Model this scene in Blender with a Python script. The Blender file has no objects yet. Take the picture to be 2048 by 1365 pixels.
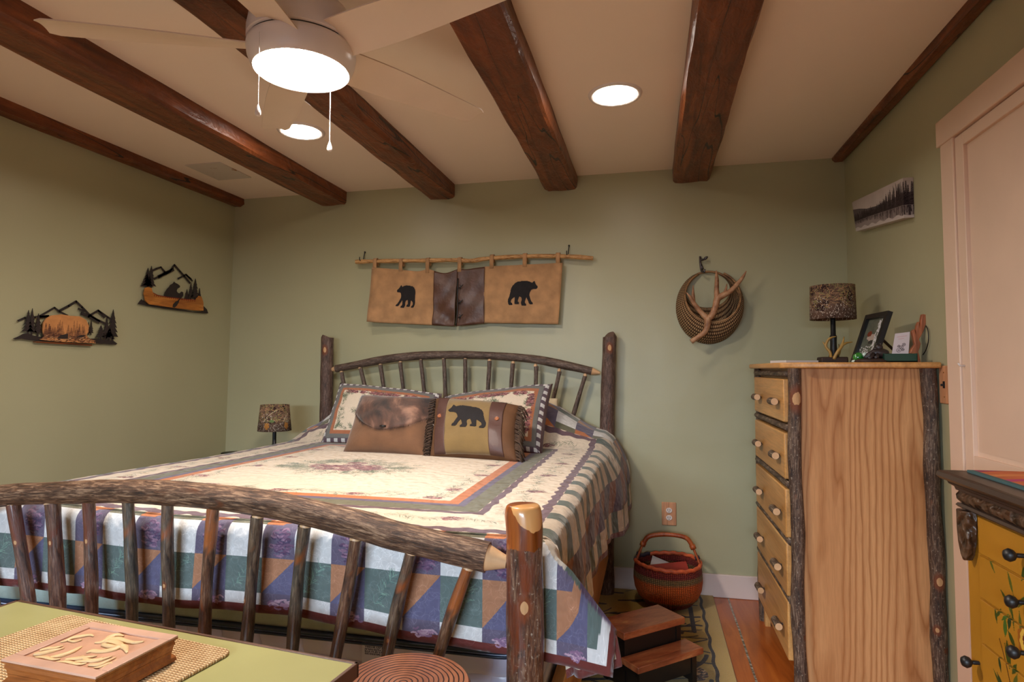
import bpy, math, random
import numpy as np
from mathutils import Vector
scene = bpy.context.scene
col = scene.collection
# ------------------------------------------------------------------ camera
EYE = np.array([0.0, 0.0, 1.22])
FOC = 1225.0
YAW = math.atan(276 / FOC)
PITCH = math.atan(57.5 / FOC)
FWD = np.array([-math.sin(YAW) * math.cos(PITCH), math.cos(YAW) * math.cos(PITCH), math.sin(PITCH)])
RGT = np.array([math.cos(YAW), math.sin(YAW), 0.0])
UPV = np.cross(RGT, FWD)
cam_data = bpy.data.cameras.new('camera')
cam_data.sensor_width = 36.0
cam_data.lens = 36.0 * FOC / 2048.0
cam_data.clip_start = 0.02
cam = bpy.data.objects.new('camera', cam_data)
col.objects.link(cam)
cam.location = EYE
cam.rotation_euler = (math.pi / 2 + PITCH, 0, YAW)
scene.camera = cam
# ------------------------------------------------------------------ light and exposure
scene.view_settings.view_transform = 'Standard'
scene.view_settings.look = 'None'
scene.view_settings.gamma = 1.0
scene.view_settings.exposure = 0.90
DAY_POWER = 220.0
scene.cycles.use_denoising = True
scene.cycles.max_bounces = 8
scene.cycles.diffuse_bounces = 5
scene.cycles.glossy_bounces = 3
scene.cycles.transmission_bounces = 4
scene.cycles.caustics_reflective = False
scene.cycles.caustics_refractive = False
scene.cycles.sample_clamp_indirect = 4.0
world = bpy.data.worlds.new('world')
scene.world = world
world.use_nodes = True
world.node_tree.nodes['Background'].inputs[0].default_value = (0.55, 0.68, 0.9, 1)
world.node_tree.nodes['Background'].inputs[1].default_value = 0.8
dl = bpy.data.lights.new('window_daylight', 'AREA')
dl.shape = 'RECTANGLE'; dl.size = 2.4; dl.size_y = 0.9
dl.energy = DAY_POWER
dl.color = (0.70, 0.85, 1.0)
dlo = bpy.data.objects.new('window_daylight', dl)
col.objects.link(dlo)
dlo.location = (-1.0, -2.8, 1.85)
dlo.rotation_euler = (math.radians(72), 0, 0)

def spot(px, py, x=None, y=None, z=None):
    """point of a known plane of the room seen at a pixel of the photograph"""
    d = FWD + RGT * (px - 1024) / FOC - UPV * (py - 682.5) / FOC
    if x is not None: k = (x - EYE[0]) / d[0]
    elif y is not None: k = (y - EYE[1]) / d[1]
    else: k = (z - EYE[2]) / d[2]
    return EYE + d * k

# ------------------------------------------------------------------ helpers
def lin(c):
    return tuple(((v / 255) / 12.92 if v / 255 <= 0.04045 else ((v / 255 + 0.055) / 1.055) ** 2.4) for v in c)

def tag(o, label=None, cat=None, group=None, kind=None):
    if label: o['label'] = label
    if cat: o['category'] = cat
    if group: o['group'] = group
    if kind: o['kind'] = kind
    return o

def thing(name, label, cat, loc=(0, 0, 0), group=None, kind=None):
    o = bpy.data.objects.new(name, None)
    o.empty_display_size = 0.05
    col.objects.link(o)
    o.location = [float(v) for v in loc]
    return tag(o, label, cat, group, kind)

def root_loc(p):
    loc = Vector((0, 0, 0))
    while p is not None:
        loc = loc + Vector(p.location); p = p.parent
    return loc

class MB:
    def __init__(s):
        s.v = []; s.f = []; s.uv = []
    def add(s, verts, faces, uvs=None):
        n = len(s.v)
        s.v.extend([tuple(float(a) for a in p) for p in verts])
        for i, f in enumerate(faces):
            s.f.append(tuple(n + k for k in f))
            s.uv.append(uvs[i] if uvs is not None else [(0, 0)] * len(f))
        return s
    def box(s, lo, hi, M=None):
        x0, y0, z0 = lo; x1, y1, z1 = hi
        V = [(x0,y0,z0),(x1,y0,z0),(x1,y1,z0),(x0,y1,z0),(x0,y0,z1),(x1,y0,z1),(x1,y1,z1),(x0,y1,z1)]
        F = [(0,3,2,1),(4,5,6,7),(0,1,5,4),(1,2,6,5),(2,3,7,6),(3,0,4,7)]
        U = []
        for f in F:
            P = [V[k] for k in f]
            ax = [max(p[i] for p in P) - min(p[i] for p in P) for i in range(3)]
            k = ax.index(min(ax)); o = [i for i in range(3) if i != k]
            U.append([(p[o[0]], p[o[1]]) for p in P])
        if M is not None: V = [M(p) for p in V]
        return s.add(V, F, U)
    def tube(s, pts, rad, seg=12, caps=True, wob=0.0, seed=0, dome=0.0):
        pts = [np.array(p, float) for p in pts]
        n = len(pts)
        rad = list(rad) if hasattr(rad, '__len__') else [rad] * n
        rg = random.Random(seed)
        ph = [rg.uniform(0, 6.28) for _ in range(6)]
        ref = None; rows = []; L = 0.0; Ls = []
        for i in range(n):
            t = pts[min(i + 1, n - 1)] - pts[max(i - 1, 0)]
            t /= (np.linalg.norm(t) + 1e-12)
            if ref is None:
                a = np.array([0, 1.0, 0]) if abs(t[1]) < 0.8 else np.array([1.0, 0, 0])
                ref = a - t * (a @ t)
            else:
                ref = ref - t * (ref @ t)
            ref /= np.linalg.norm(ref)
            b = np.cross(t, ref)
            if i: L += np.linalg.norm(pts[i] - pts[i - 1])
            Ls.append(L); row = []
            for k in range(seg):
                th = 2 * math.pi * k / seg
                r = rad[i]
                if wob: r *= 1 + wob * (math.sin(3 * th + ph[0] + L * 9) * .4 + math.sin(2 * th + ph[1] - L * 23) * .4 + math.sin(5 * th + ph[2] + L * 51) * .3)
                row.append(pts[i] + (ref * math.cos(th) + b * math.sin(th)) * r)
            rows.append(row)
        V = [p for r in rows for p in r]; F = []; U = []
        R = max(rad)
        for i in range(n - 1):
            for k in range(seg):
                k2 = (k + 1) % seg
                F.append((i*seg+k, i*seg+k2, (i+1)*seg+k2, (i+1)*seg+k))
                u0, u1 = k / seg * 6.283 * R, (k + 1) / seg * 6.283 * R
                U.append([(u0, Ls[i]), (u1, Ls[i]), (u1, Ls[i+1]), (u0, Ls[i+1])])
        if caps:
            F.append(tuple(range(seg))[::-1]); U.append([(0, 0)] * seg)
            F.append(tuple((n-1)*seg + k for k in range(seg))); U.append([(0, L)] * seg)
        return s.add(V, F, U)
    def lathe(s, prof, c, seg=40, sx=1.0, sy=1.0, cap0=True, cap1=True, rmod=None):
        V = []; F = []; U = []; L = 0; Ls = [0]
        for i in range(1, len(prof)):
            L += math.hypot(prof[i][0]-prof[i-1][0], prof[i][1]-prof[i-1][1]); Ls.append(L)
        R = max(p[0] for p in prof)
        for r, z in prof:
            for k in range(seg):
                th = 2*math.pi*k/seg
                rr = r * (rmod(th, z) if rmod else 1)
                V.append((c[0]+rr*sx*math.cos(th), c[1]+rr*sy*math.sin(th), c[2]+z))
        for i in range(len(prof)-1):
            for k in range(seg):
                k2 = (k+1) % seg
                F.append((i*seg+k, i*seg+k2, (i+1)*seg+k2, (i+1)*seg+k))
                U.append([(k/seg*6.283*R, Ls[i]), ((k+1)/seg*6.283*R, Ls[i]), ((k+1)/seg*6.283*R, Ls[i+1]), (k/seg*6.283*R, Ls[i+1])])
        def cuv(i): return [(V[i*seg+k][0]-c[0], V[i*seg+k][1]-c[1]) for k in range(seg)]
        if cap0: F.append(tuple(range(seg))[::-1]); U.append(cuv(0)[::-1])
        if cap1:
            n = len(prof)-1
            F.append(tuple(n*seg+k for k in range(seg))); U.append(cuv(n))
        return s.add(V, F, U)
    def prism(s, poly, o, ex, ey, depth):
        """polygon in the plane (ex, ey) through o, thickened along ex x ey"""
        o = np.array(o, float); ex = np.array(ex, float); ey = np.array(ey, float)
        nn = np.cross(ex, ey); nn /= np.linalg.norm(nn)
        A = sum(poly[i][0]*poly[(i+1) % len(poly)][1]-poly[(i+1) % len(poly)][0]*poly[i][1] for i in range(len(poly)))
        if A < 0: poly = poly[::-1]
        n = len(poly)
        P = [o + ex*a + ey*b for a, b in poly]
        V = P + [p + nn*depth for p in P]
        F = [tuple(range(n))[::-1], tuple(range(n, 2*n))]
        U = [[tuple(poly[k]) for k in range(n)][::-1], [tuple(poly[k]) for k in range(n)]]
        for i in range(n):
            j = (i+1) % n
            F.append((i, j, n+j, n+i)); U.append([poly[i], poly[j], poly[j], poly[i]])
        return s.add(V, F, U)
    def grid(s, fn, nu, nv, uvf=None, closed_u=False):
        V = []; F = []; U = []
        for j in range(nv+1):
            for i in range(nu+1):
                V.append(fn(i/nu, j/nv))
        for j in range(nv):
            for i in range(nu):
                a = j*(nu+1)+i
                F.append((a, a+1, a+nu+2, a+nu+1))
                q = [(i/nu, j/nv), ((i+1)/nu, j/nv), ((i+1)/nu, (j+1)/nv), (i/nu, (j+1)/nv)]
                U.append([uvf(*t) for t in q] if uvf else q)
        return s.add(V, F, U)
    def build(s, name, mat, parent=None, smooth=False, bevel=0, solid=0, sub=0, weld=False, angle=None):
        me = bpy.data.meshes.new(name)
        off = root_loc(parent) if parent is not None else Vector((0, 0, 0))
        own = Vector((0, 0, 0))
        if parent is None:
            a = np.array(s.v); lo = a.min(0); hi = a.max(0)
            own = Vector(((lo[0]+hi[0])/2, (lo[1]+hi[1])/2, lo[2]))
            off = own
        me.from_pydata([(p[0]-off.x, p[1]-off.y, p[2]-off.z) for p in s.v], [], s.f)
        uvl = me.uv_layers.new(name='uv')
        flat = [c for f in s.uv for t in f for c in (float(t[0]), float(t[1]))]
        if len(flat) == len(uvl.data) * 2: uvl.data.foreach_set('uv', flat)
        me.materials.append(mat)
        o = bpy.data.objects.new(name, me)
        col.objects.link(o)
        if parent is None: o.location = own
        o.parent = parent
        if smooth:
            me.shade_smooth()
            if angle: me.set_sharp_from_angle(angle=math.radians(angle))
        if weld:
            m = o.modifiers.new('weld', 'WELD'); m.merge_threshold = 0.0004
        if solid:
            m = o.modifiers.new('solid', 'SOLIDIFY'); m.thickness = solid; m.offset = 0
        if bevel:
            m = o.modifiers.new('bevel', 'BEVEL'); m.width = bevel; m.segments = 2; m.limit_method = 'ANGLE'; m.angle_limit = math.radians(40)
            if not smooth: me.shade_smooth(); me.set_sharp_from_angle(angle=math.radians(50))
        if sub:
            m = o.modifiers.new('sub', 'SUBSURF'); m.levels = sub; m.render_levels = sub
        return o

def spline(P, n):
    """Catmull-Rom through P, n samples per span"""
    P = [np.array(p, float) for p in P]
    Q = [2*P[0]-P[1]] + P + [2*P[-1]-P[-2]]
    out = []
    for i in range(1, len(Q)-2):
        for k in range(n):
            t = k/n
            a, b, c, d = Q[i-1], Q[i], Q[i+1], Q[i+2]
            out.append(0.5*((2*b)+(c-a)*t+(2*a-5*b+4*c-d)*t*t+(3*b-a-3*c+d)*t**3))
    out.append(P[-1])
    return out

# ------------------------------------------------------------------ materials
class NT:
    def __init__(s, name):
        s.m = bpy.data.materials.new(name); s.m.use_nodes = True
        s.t = s.m.node_tree; s.n = s.t.nodes; s.b = s.n['Principled BSDF']
    def node(s, kind, **kw):
        n = s.n.new(kind)
        for k, v in kw.items(): setattr(n, k, v)
        return n
    def link(s, a, b): s.t.links.new(a, b)
    def coords(s, kind='Object', scale=(1, 1, 1), rot=(0, 0, 0), loc=(0, 0, 0)):
        c = s.node('ShaderNodeTexCoord'); m = s.node('ShaderNodeMapping')
        m.inputs['Scale'].default_value = scale; m.inputs['Rotation'].default_value = rot; m.inputs['Location'].default_value = loc
        s.link(c.outputs[kind], m.inputs['Vector']); return m.outputs['Vector']
    def noise(s, vec, scale=5, detail=4, rough=0.5, dist=0.0):
        n = s.node('ShaderNodeTexNoise')
        n.inputs['Scale'].default_value = scale; n.inputs['Detail'].default_value = detail
        n.inputs['Roughness'].default_value = rough; n.inputs['Distortion'].default_value = dist
        if vec is not None: s.link(vec, n.inputs['Vector'])
        return n.outputs['Fac']
    def voro(s, vec, scale=5, feature='F1', rnd=1.0):
        n = s.node('ShaderNodeTexVoronoi', feature=feature)
        n.inputs['Scale'].default_value = scale; n.inputs['Randomness'].default_value = rnd
        if vec is not None: s.link(vec, n.inputs['Vector'])
        return n.outputs['Distance']
    def wave(s, vec, scale=5, dist=2, detail=2, dscale=1.0, kind='BANDS', direction='X', profile='SIN'):
        n = s.node('ShaderNodeTexWave', wave_type=kind, wave_profile=profile)
        if kind == 'BANDS': n.bands_direction = direction
        else: n.rings_direction = direction
        n.inputs['Scale'].default_value = scale; n.inputs['Distortion'].default_value = dist
        n.inputs['Detail'].default_value = detail; n.inputs['Detail Scale'].default_value = dscale
        if vec is not None: s.link(vec, n.inputs['Vector'])
        return n.outputs['Fac']
    def ramp(s, fac, stops):
        r = s.node('ShaderNodeValToRGB'); e = r.color_ramp.elements
        while len(e) < len(stops): e.new(0.5)
        for i, (p, c) in enumerate(stops):
            e[i].position = p
            e[i].color = (c[0], c[1], c[2], 1) if hasattr(c, '__len__') else (c, c, c, 1)
        s.link(fac, r.inputs['Fac']); return r.outputs['Color']
    def mix(s, fac, a, b, mode='MIX'):
        m = s.node('ShaderNodeMix', data_type='RGBA', blend_type=mode)
        for sock, v in ((m.inputs[0], fac), (m.inputs[6], a), (m.inputs[7], b)):
            if isinstance(v, (int, float)): sock.default_value = v
            elif isinstance(v, tuple): sock.default_value = (v[0], v[1], v[2], 1)
            else: s.link(v, sock)
        return m.outputs[2]
    def math(s, op, a, b=None, c=None):
        m = s.node('ShaderNodeMath', operation=op)
        for i, v in enumerate((a, b, c)):
            if v is None: continue
            if isinstance(v, (int, float)): m.inputs[i].default_value = v
            else: s.link(v, m.inputs[i])
        return m.outputs[0]
    def sep(s, vec):
        n = s.node('ShaderNodeSeparateXYZ'); s.link(vec, n.inputs[0]); return n.outputs
    def bump(s, h, strength=0.3, dist=0.01, prev=None):
        b = s.node('ShaderNodeBump'); b.inputs['Strength'].default_value = strength; b.inputs['Distance'].default_value = dist
        s.link(h, b.inputs['Height'])
        if prev is not None: s.link(prev, b.inputs['Normal'])
        s.link(b.outputs[0], s.b.inputs['Normal']); return b.outputs[0]
    def set(s, color=None, rough=None, spec=None, metal=None, coat=None, sheen=None):
        def p(name, v):
            if v is None: return
            i = s.b.inputs[name]
            if isinstance(v, (int, float)): i.default_value = v
            elif isinstance(v, tuple): i.default_value = (v[0], v[1], v[2], 1)
            else: s.link(v, i)
        p('Base Color', color); p('Roughness', rough); p('Specular IOR Level', spec); p('Metallic', metal); p('Coat Weight', coat)
        if coat: s.b.inputs['Coat Roughness'].default_value = 0.12
        p('Sheen Weight', sheen)
        return s.m

def plain(name, c, rough=0.5, var=0.12, vscale=8, bump=0.0, bscale=60, metal=0.0, spec=0.5, coat=None, sheen=None):
    t = NT(name); c = lin(c)
    v = t.coords('Object')
    n = t.noise(v, vscale, 4)
    dk = tuple(a*(1-var) for a in c); lt = tuple(min(1, a*(1+var)) for a in c)
    cc = t.ramp(n, [(0.3, dk), (0.7, lt)])
    if bump: t.bump(t.noise(v, bscale, 5, 0.6), bump, 0.004)
    return t.set(cc, rough, spec, metal, coat, sheen)

def wood(name, dark, mid, light, grain='Y', scale=1.0, rough=0.4, coords='Object', coat=None, bump=0.12, fine=1.0, wstr=0.6):
    """grain runs along the named axis"""
    t = NT(name)
    st = {'X': (0.12, 1, 1), 'Y': (1, 0.12, 1), 'Z': (1, 1, 0.12)}[grain]
    v = t.coords(coords, tuple(a*scale for a in st))
    f1 = t.noise(v, 9, 5, 0.55, 1.2)
    v2 = t.coords(coords, tuple(a*scale*(1 if a == 1 else 0.4) for a in st))
    f2 = t.noise(v2, 110*fine, 3, 0.6, 0.3)
    w = t.wave(v, 5, 9, 3, 1.6, direction={'X': 'Y', 'Y': 'X', 'Z': 'X'}[grain])
    base = t.ramp(f1, [(0.3, lin(dark)), (0.52, lin(mid)), (0.75, lin(light))])
    c = t.mix(wstr*0.6, base, t.ramp(w, [(0.0, tuple(0.55+0.0*a for a in (1, 1, 1))), (0.45, (1, 1, 1))]), 'MULTIPLY')
    c = t.mix(0.35, c, t.ramp(f2, [(0.35, (0.5, 0.5, 0.5)), (0.6, (1, 1, 1))]), 'MULTIPLY')
    if bump: t.bump(f2, bump, 0.002)
    return t.set(c, rough, 0.5, None, coat)

def bark(name, c_dark, c_mid, c_light, peel=None, peel_amt=0.62, rough=0.55, knots=(), top=None, sc=1.0, ridge=0.7, coat=None, specks=0.0):
    """bark in tube coordinates: x around, y along, in metres"""
    t = NT(name)
    v = t.coords('UV', (1, 0.13, 1))
    f = t.noise(v, 190*sc, 6, 0.7, 0.5)
    v2 = t.coords('UV', (1, 0.3, 1))
    g = t.noise(v2, 34*sc, 4, 0.6, 0.4)
    fg = t.math('ADD', t.math('MULTIPLY', f, 0.7), t.math('MULTIPLY', g, 0.3))
    c = t.ramp(fg, [(0.38, lin(c_dark)), (0.5, lin(c_mid)), (0.64, lin(c_light))])
    if specks:
        sp = t.noise(t.coords('UV', (1, 0.7, 1)), 150, 3, 0.7)
        c = t.mix(t.math('MULTIPLY', t.ramp(sp, [(0.60, 0.0), (0.68, 1.0)]), specks), c, lin((178, 168, 150)))
    hgt = fg
    if peel is not None:
        p = t.noise(t.coords('UV', (1, 0.3, 1), loc=(3.1, 1.7, 0)), 16*sc, 3, 0.55, 0.8)
        msk = t.ramp(p, [(peel_amt-0.03, 0.0), (peel_amt+0.03, 1.0)])
        pc = t.ramp(t.noise(t.coords('UV', (1, 0.1, 1)), 70, 4), [(0.3, lin(tuple(int(a*0.72) for a in peel))), (0.7, lin(peel))])
        c = t.mix(msk, c, pc)
    uv = t.coords('UV')
    for (ku, kv, kr) in knots:
        d = t.node('ShaderNodeVectorMath', operation='DISTANCE')
        mp = t.coords('UV', (1, 0.7, 1))
        t.link(mp, d.inputs[0]); d.inputs[1].default_value = (ku, kv*0.7, 0)
        dd = t.math('ADD', d.outputs['Value'], t.math('MULTIPLY', t.math('SUBTRACT', g, 0.5), kr*1.2))
        k1 = t.ramp(t.math('DIVIDE', dd, kr*2.6), [(0.45, 1.0), (0.8, 0.0)])
        c = t.mix(t.math('MULTIPLY', k1, .8), c, lin((118, 58, 26)))
        k2 = t.math('LESS_THAN', dd, kr*.8)
        c = t.mix(k2, c, lin((196, 152, 106)))
    if top is not None:
        # bare wood above a ragged line; rusty inner bark under it
        v0, amp, rusty = top
        y = t.sep(uv)[1]
        nn = t.noise(t.coords('UV', (1, 0.15, 1)), 22, 3, 0.5)
        yy = t.math('ADD', y, t.math('MULTIPLY', t.math('SUBTRACT', nn, 0.5), amp))
        ys = t.math('ADD', yy, t.math('MULTIPLY', t.math('COSINE', t.math('SUBTRACT', t.math('MULTIPLY', t.sep(uv)[0], 1/.0405), 3.95)), .052))
        m1 = t.math('GREATER_THAN', yy, v0-rusty)
        rc = t.ramp(t.noise(t.coords('UV', (1, 0.05, 1)), 60, 4), [(0.3, lin((92, 40, 12))), (0.7, lin((158, 84, 30)))])
        c = t.mix(m1, c, rc)
        m2 = t.math('GREATER_THAN', ys, v0+.058)
        c = t.mix(m2, c, lin((205, 150, 92)))
        hgt = t.mix(m1, fg, (0.5, 0.5, 0.5))
    t.bump(hgt, ridge, 0.006)
    return t.set(c, rough, 0.45, None, coat)

def glow(name, c, strength):
    t = NT(name)
    t.b.inputs['Base Color'].default_value = (0.9, 0.9, 0.9, 1)
    t.b.inputs['Emission Color'].default_value = (*c, 1)
    t.b.inputs['Emission Strength'].default_value = strength
    return t.m

# ------------------------------------------------------------------ painted patterns computed as pixels
rng = np.random.default_rng(7)
def vnoise(h, w, cells, seed=0):
    r = np.random.default_rng(seed)
    ch = max(2, int(cells)+2); cw = max(2, int(cells*w/h)+2)
    g = r.random((ch, cw))
    y = np.linspace(0, ch-1.001, h); x = np.linspace(0, cw-1.001, w)
    yi = y.astype(int); xi = x.astype(int); fy = y-yi; fx = x-xi
    fy = fy*fy*(3-2*fy); fx = fx*fx*(3-2*fx)
    a = g[yi][:, xi]; b = g[yi][:, xi+1]; c = g[yi+1][:, xi]; d = g[yi+1][:, xi+1]
    return (a*(1-fx)+b*fx)*(1-fy)[:, None]+(c*(1-fx)+d*fx)*fy[:, None]
def fnoise(h, w, cells, seed=0, octs=4):
    o = 0; a = 1; s = 0
    for k in range(octs):
        o = o+a*vnoise(h, w, cells*2**k, seed+k); s += a; a *= 0.55
    return o/s
class Cloth:
    """pixel canvas over a rectangle measured in metres"""
    def __init__(s, x0, y0, x1, y1, ppm):
        s.x0, s.y0, s.x1, s.y1, s.ppm = x0, y0, x1, y1, ppm
        s.w = int((x1-x0)*ppm); s.h = int((y1-y0)*ppm)
        s.a = np.zeros((s.h, s.w, 3), np.float32)
        s.X = (x0+(np.arange(s.w)+.5)/ppm)[None, :]; s.Y = (y0+(np.arange(s.h)+.5)/ppm)[:, None]
    def fill(s, mask, c, k=1.0):
        m = np.broadcast_to(mask, (s.h, s.w))
        s.a[m] = s.a[m]*(1-k)+np.array(c, np.float32)*k
    def stroke(s, x0, y0, x1, y1, wd, c, bend=0.0):
        L = math.hypot(x1-x0, y1-y0); n = max(2, int(L*s.ppm*1.3)+2)
        t = np.linspace(0, 1, n)
        nx, ny = -(y1-y0), (x1-x0)
        x = x0+(x1-x0)*t+nx*bend*4*t*(1-t); y = y0+(y1-y0)*t+ny*bend*4*t*(1-t)
        r = max(0, int(wd*s.ppm/2)); cc = np.array(c, np.float32)
        xi = ((x-s.x0)*s.ppm).astype(int); yi = ((y-s.y0)*s.ppm).astype(int)
        for dx in range(-r, r+1):
            for dy in range(-r, r+1):
                if dx*dx+dy*dy <= r*r+0.5:
                    X = xi+dx; Y = yi+dy
                    ok = (X >= 0) & (X < s.w) & (Y >= 0) & (Y < s.h)
                    s.a[Y[ok], X[ok]] = cc
    def disc(s, x, y, rx, ry, c, jag=0.0, seed=0):
        th = np.arctan2(s.Y-y, s.X-x)
        j = 1+jag*np.sin(th*5+seed)*0.5+jag*np.sin(th*9+seed*2.3)*0.5
        s.fill(((s.X-x)/rx)**2+((s.Y-y)/ry)**2 < j, c)
    def bough(s, x, y, ang, size, seed=0, cols=None):
        r = random.Random(seed)
        cols = cols or [(92, 104, 82), (70, 84, 66), (116, 124, 98), (58, 70, 60)]
        for k in range(int(26+size*120)):
            t = r.random(); bx = x+math.cos(ang)*size*(t-.5); by = y+math.sin(ang)*size*(t-.5)
            a = ang+r.choice((-1, 1))*r.uniform(.3, 1.2)
            l = size*r.uniform(.12, .34)
            s.stroke(bx, by, bx+math.cos(a)*l, by+math.sin(a)*l, 0.0012, lin(r.choice(cols)), r.uniform(-.15, .15))
    def cone(s, x, y, rx, ry, seed=0, cols=None, n=60):
        r = random.Random(seed)
        cols = cols or [(104, 60, 66), (132, 84, 88), (84, 50, 58), (160, 116, 112)]
        for k in range(n):
            a = r.uniform(0, 6.28); q = math.sqrt(r.random())
            bx = x+math.cos(a)*rx*q; by = y+math.sin(a)*ry*q
            l = 0.016*r.uniform(.5, 1.2); a2 = r.uniform(-.6, .6)
            s.stroke(bx, by, bx+math.cos(a2)*l, by+math.sin(a2)*l*.6, 0.004, lin(r.choice(cols)), r.uniform(-.3, .3))
    def grain(s, amt=0.1, cells=200, seed=1):
        s.a *= (1-amt+2*amt*fnoise(s.h, s.w, cells, seed, 2))[:, :, None].astype(np.float32)
    def image(s, name):
        im = bpy.data.images.new(name, s.w, s.h, float_buffer=False)
        im.colorspace_settings.name = 'sRGB'
        a = np.clip(s.a, 0, 1)
        a = np.where(a <= 0.0031308, a*12.92, 1.055*a**(1/2.4)-0.055)
        px = np.ones((s.h, s.w, 4), np.float32); px[..., :3] = a
        im.pixels.foreach_set(px.ravel()); im.update(); im.pack()
        return im
    def uv(s, x, y): return ((x-s.x0)/(s.x1-s.x0), (y-s.y0)/(s.y1-s.y0))
def painted(name, im, rough=0.8, spec=0.2, bump=None, sheen=None, coat=None):
    t = NT(name)
    n = t.node('ShaderNodeTexImage'); n.image = im; n.extension = 'EXTEND'
    t.link(t.coords('UV'), n.inputs['Vector'])
    if bump: bump(t)
    return t.set(n.outputs['Color'], rough, spec, None, coat, sheen)

M = {}
def make_wall():
    t = NT('sage_wall_paint')
    v = t.coords('Object')
    c = t.ramp(t.noise(v, 1.3, 3), [(0.3, lin((170, 167, 134))), (0.7, lin((175, 172, 139)))])
    h = t.math('ADD', t.math('MULTIPLY', t.noise(v, 2.2, 3, 0.5), 1.0), t.math('MULTIPLY', t.noise(v, 60, 3), 0.03))
    t.bump(h, 0.35, 0.03)
    return t.set(c, 0.38, 0.4)
M['wall'] = make_wall()
def make_ceiling():
    t = NT('ceiling_paint')
    v = t.coords('Object')
    c = t.ramp(t.noise(v, 1.6, 3), [(0.3, lin((240, 224, 208))), (0.7, lin((243, 227, 211)))])
    t.bump(t.noise(v, 3, 4), 0.15, 0.02)
    return t.set(c, 0.6, 0.3)
M['ceiling'] = make_ceiling()
M['trim'] = plain('trim_paint', (222, 204, 196), 0.4, 0.04, 5, 0.1, 30)
M['door'] = plain('door_paint', (226, 198, 176), 0.4, 0.03, 5, 0.15, 14)
def make_beam():
    t = NT('beam_wood')
    v = t.coords('Object', (1, .10, 1))
    f = t.noise(v, 14, 5, .6, 1.4)
    c = t.ramp(f, [(0.3, lin((78, 36, 14))), (0.5, lin((120, 62, 28))), (0.7, lin((152, 86, 44)))])
    hew = t.noise(t.coords('Object', (1, .45, 1)), 16, 4, .65, .6)
    c = t.mix(.55, c, t.ramp(hew, [(0.35, (.45, .4, .36)), (0.6, (1, 1, 1))]), 'MULTIPLY')
    cr = t.math('ABSOLUTE', t.math('SUBTRACT', t.noise(t.coords('Object', (1, .045, 1), loc=(.4, .1, .7)), 9, 2, .5, .3), .5))
    line = t.math('LESS_THAN', cr, .0045)
    c = t.mix(line, c, lin((26, 12, 6)))
    b = t.bump(hew, .8, .012)
    t.bump(t.math('SUBTRACT', 1.0, line), .5, .006, prev=b)
    return t.set(c, .38, .5)
M['beam'] = make_beam()
M['white_plastic'] = plain('white_plastic', (226, 218, 214), 0.3, 0.02)
M['blade'] = plain('fan_blade', (222, 204, 186), 0.4, 0.02)
M['dark_gap'] = plain('dark_gap', (16, 26, 22), 0.5, 0.05)
M['oak'] = wood('oak', (186, 128, 74), (208, 150, 94), (220, 168, 112), 'Z', 1.0, 0.42, fine=1.4, wstr=0.5)
M['oak_front'] = wood('oak_front', (184, 128, 66), (208, 152, 88), (222, 172, 108), 'Y', 1.0, 0.42, fine=1.2, wstr=0.45)
M['pine'] = wood('pine', (150, 98, 48), (186, 132, 74), (208, 160, 100), 'Y', 1.0, 0.5)
M['plate_wood'] = wood('plate_wood', (196, 138, 98), (214, 156, 114), (222, 166, 124), 'Z', 2.0, 0.45)
M['cedar'] = wood('cedar', (122, 54, 24), (172, 92, 48), (206, 138, 78), 'X', 2.2, 0.38, coat=0.2)
M['black_wood'] = plain('black_wood', (22, 17, 15), 0.35, 0.2)
M['black'] = plain('black_metal', (20, 18, 18), 0.45, 0.15)
M['black_felt'] = plain('black_felt', (26, 22, 24), 0.9, 0.2, 40)
M['bark_rail'] = bark('bark_rail', (36, 22, 14), (92, 64, 46), (176, 142, 112), peel=(104, 56, 26), peel_amt=0.66, ridge=1.0, rough=0.45)
M['bark_head'] = bark('bark_head', (46, 34, 28), (84, 66, 56), (134, 114, 100), peel=(110, 54, 24), peel_amt=0.7, rough=0.5, specks=0.3)
M['bark_dresser'] = bark('bark_dresser', (40, 28, 22), (84, 64, 50), (150, 132, 112), peel=(120, 60, 26), peel_amt=0.68, rough=0.6, specks=0.6, sc=0.8)
M['tenon'] = plain('bare_tenon_wood', (206, 166, 124), 0.45, 0.1, 30)
M['brass'] = plain('brass', (150, 110, 50), 0.35, 0.1, metal=0.8)
# ================================================================== the room
XL, XR, YB, YF, HC = -2.73, 1.02, 3.52, -1.6, 2.35
def structure(mb, name, mat, parent=None, **k):
    o = mb.build(name, mat, parent, **k)
    if parent is None: o['kind'] = 'structure'
    return o
def make_floor():
    t = NT('floor_planks')
    v = t.coords('Object')
    x, y, z = t.sep(v)
    xx = t.math('ADD', x, 0.355+10*0.2)
    wv = t.math('MULTIPLY', t.math('SUBTRACT', t.noise(v, 3, 2), 0.5), 0.012)
    xs = t.math('DIVIDE', t.math('ADD', xx, wv), 0.2)
    fr = t.math('FRACT', xs); pid = t.math('FLOOR', xs)
    vv = t.coords('Object', (1, 0.1, 1))
    n = t.noise(vv, 16, 5, 0.6, 1.5)
    c = t.ramp(n, [(0.3, lin((120, 50, 14))), (0.5, lin((158, 76, 24))), (0.72, lin((186, 104, 40)))])
    tone = t.math('FRACT', t.math('MULTIPLY', t.math('SINE', t.math('MULTIPLY', pid, 12.9898)), 43758.5))
    c = t.mix(t.math('MULTIPLY', tone, 0.4), c, lin((196, 112, 50)))
    gap = t.math('LESS_THAN', fr, 0.045)
    c = t.mix(gap, c, t.ramp(t.noise(v, 60, 3), [(0.4, lin((96, 78, 60))), (0.65, lin((176, 164, 148)))]))
    t.bump(t.math('SUBTRACT', 1.0, gap), 0.5, 0.004)
    return t.set(c, 0.22, 0.5)
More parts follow.
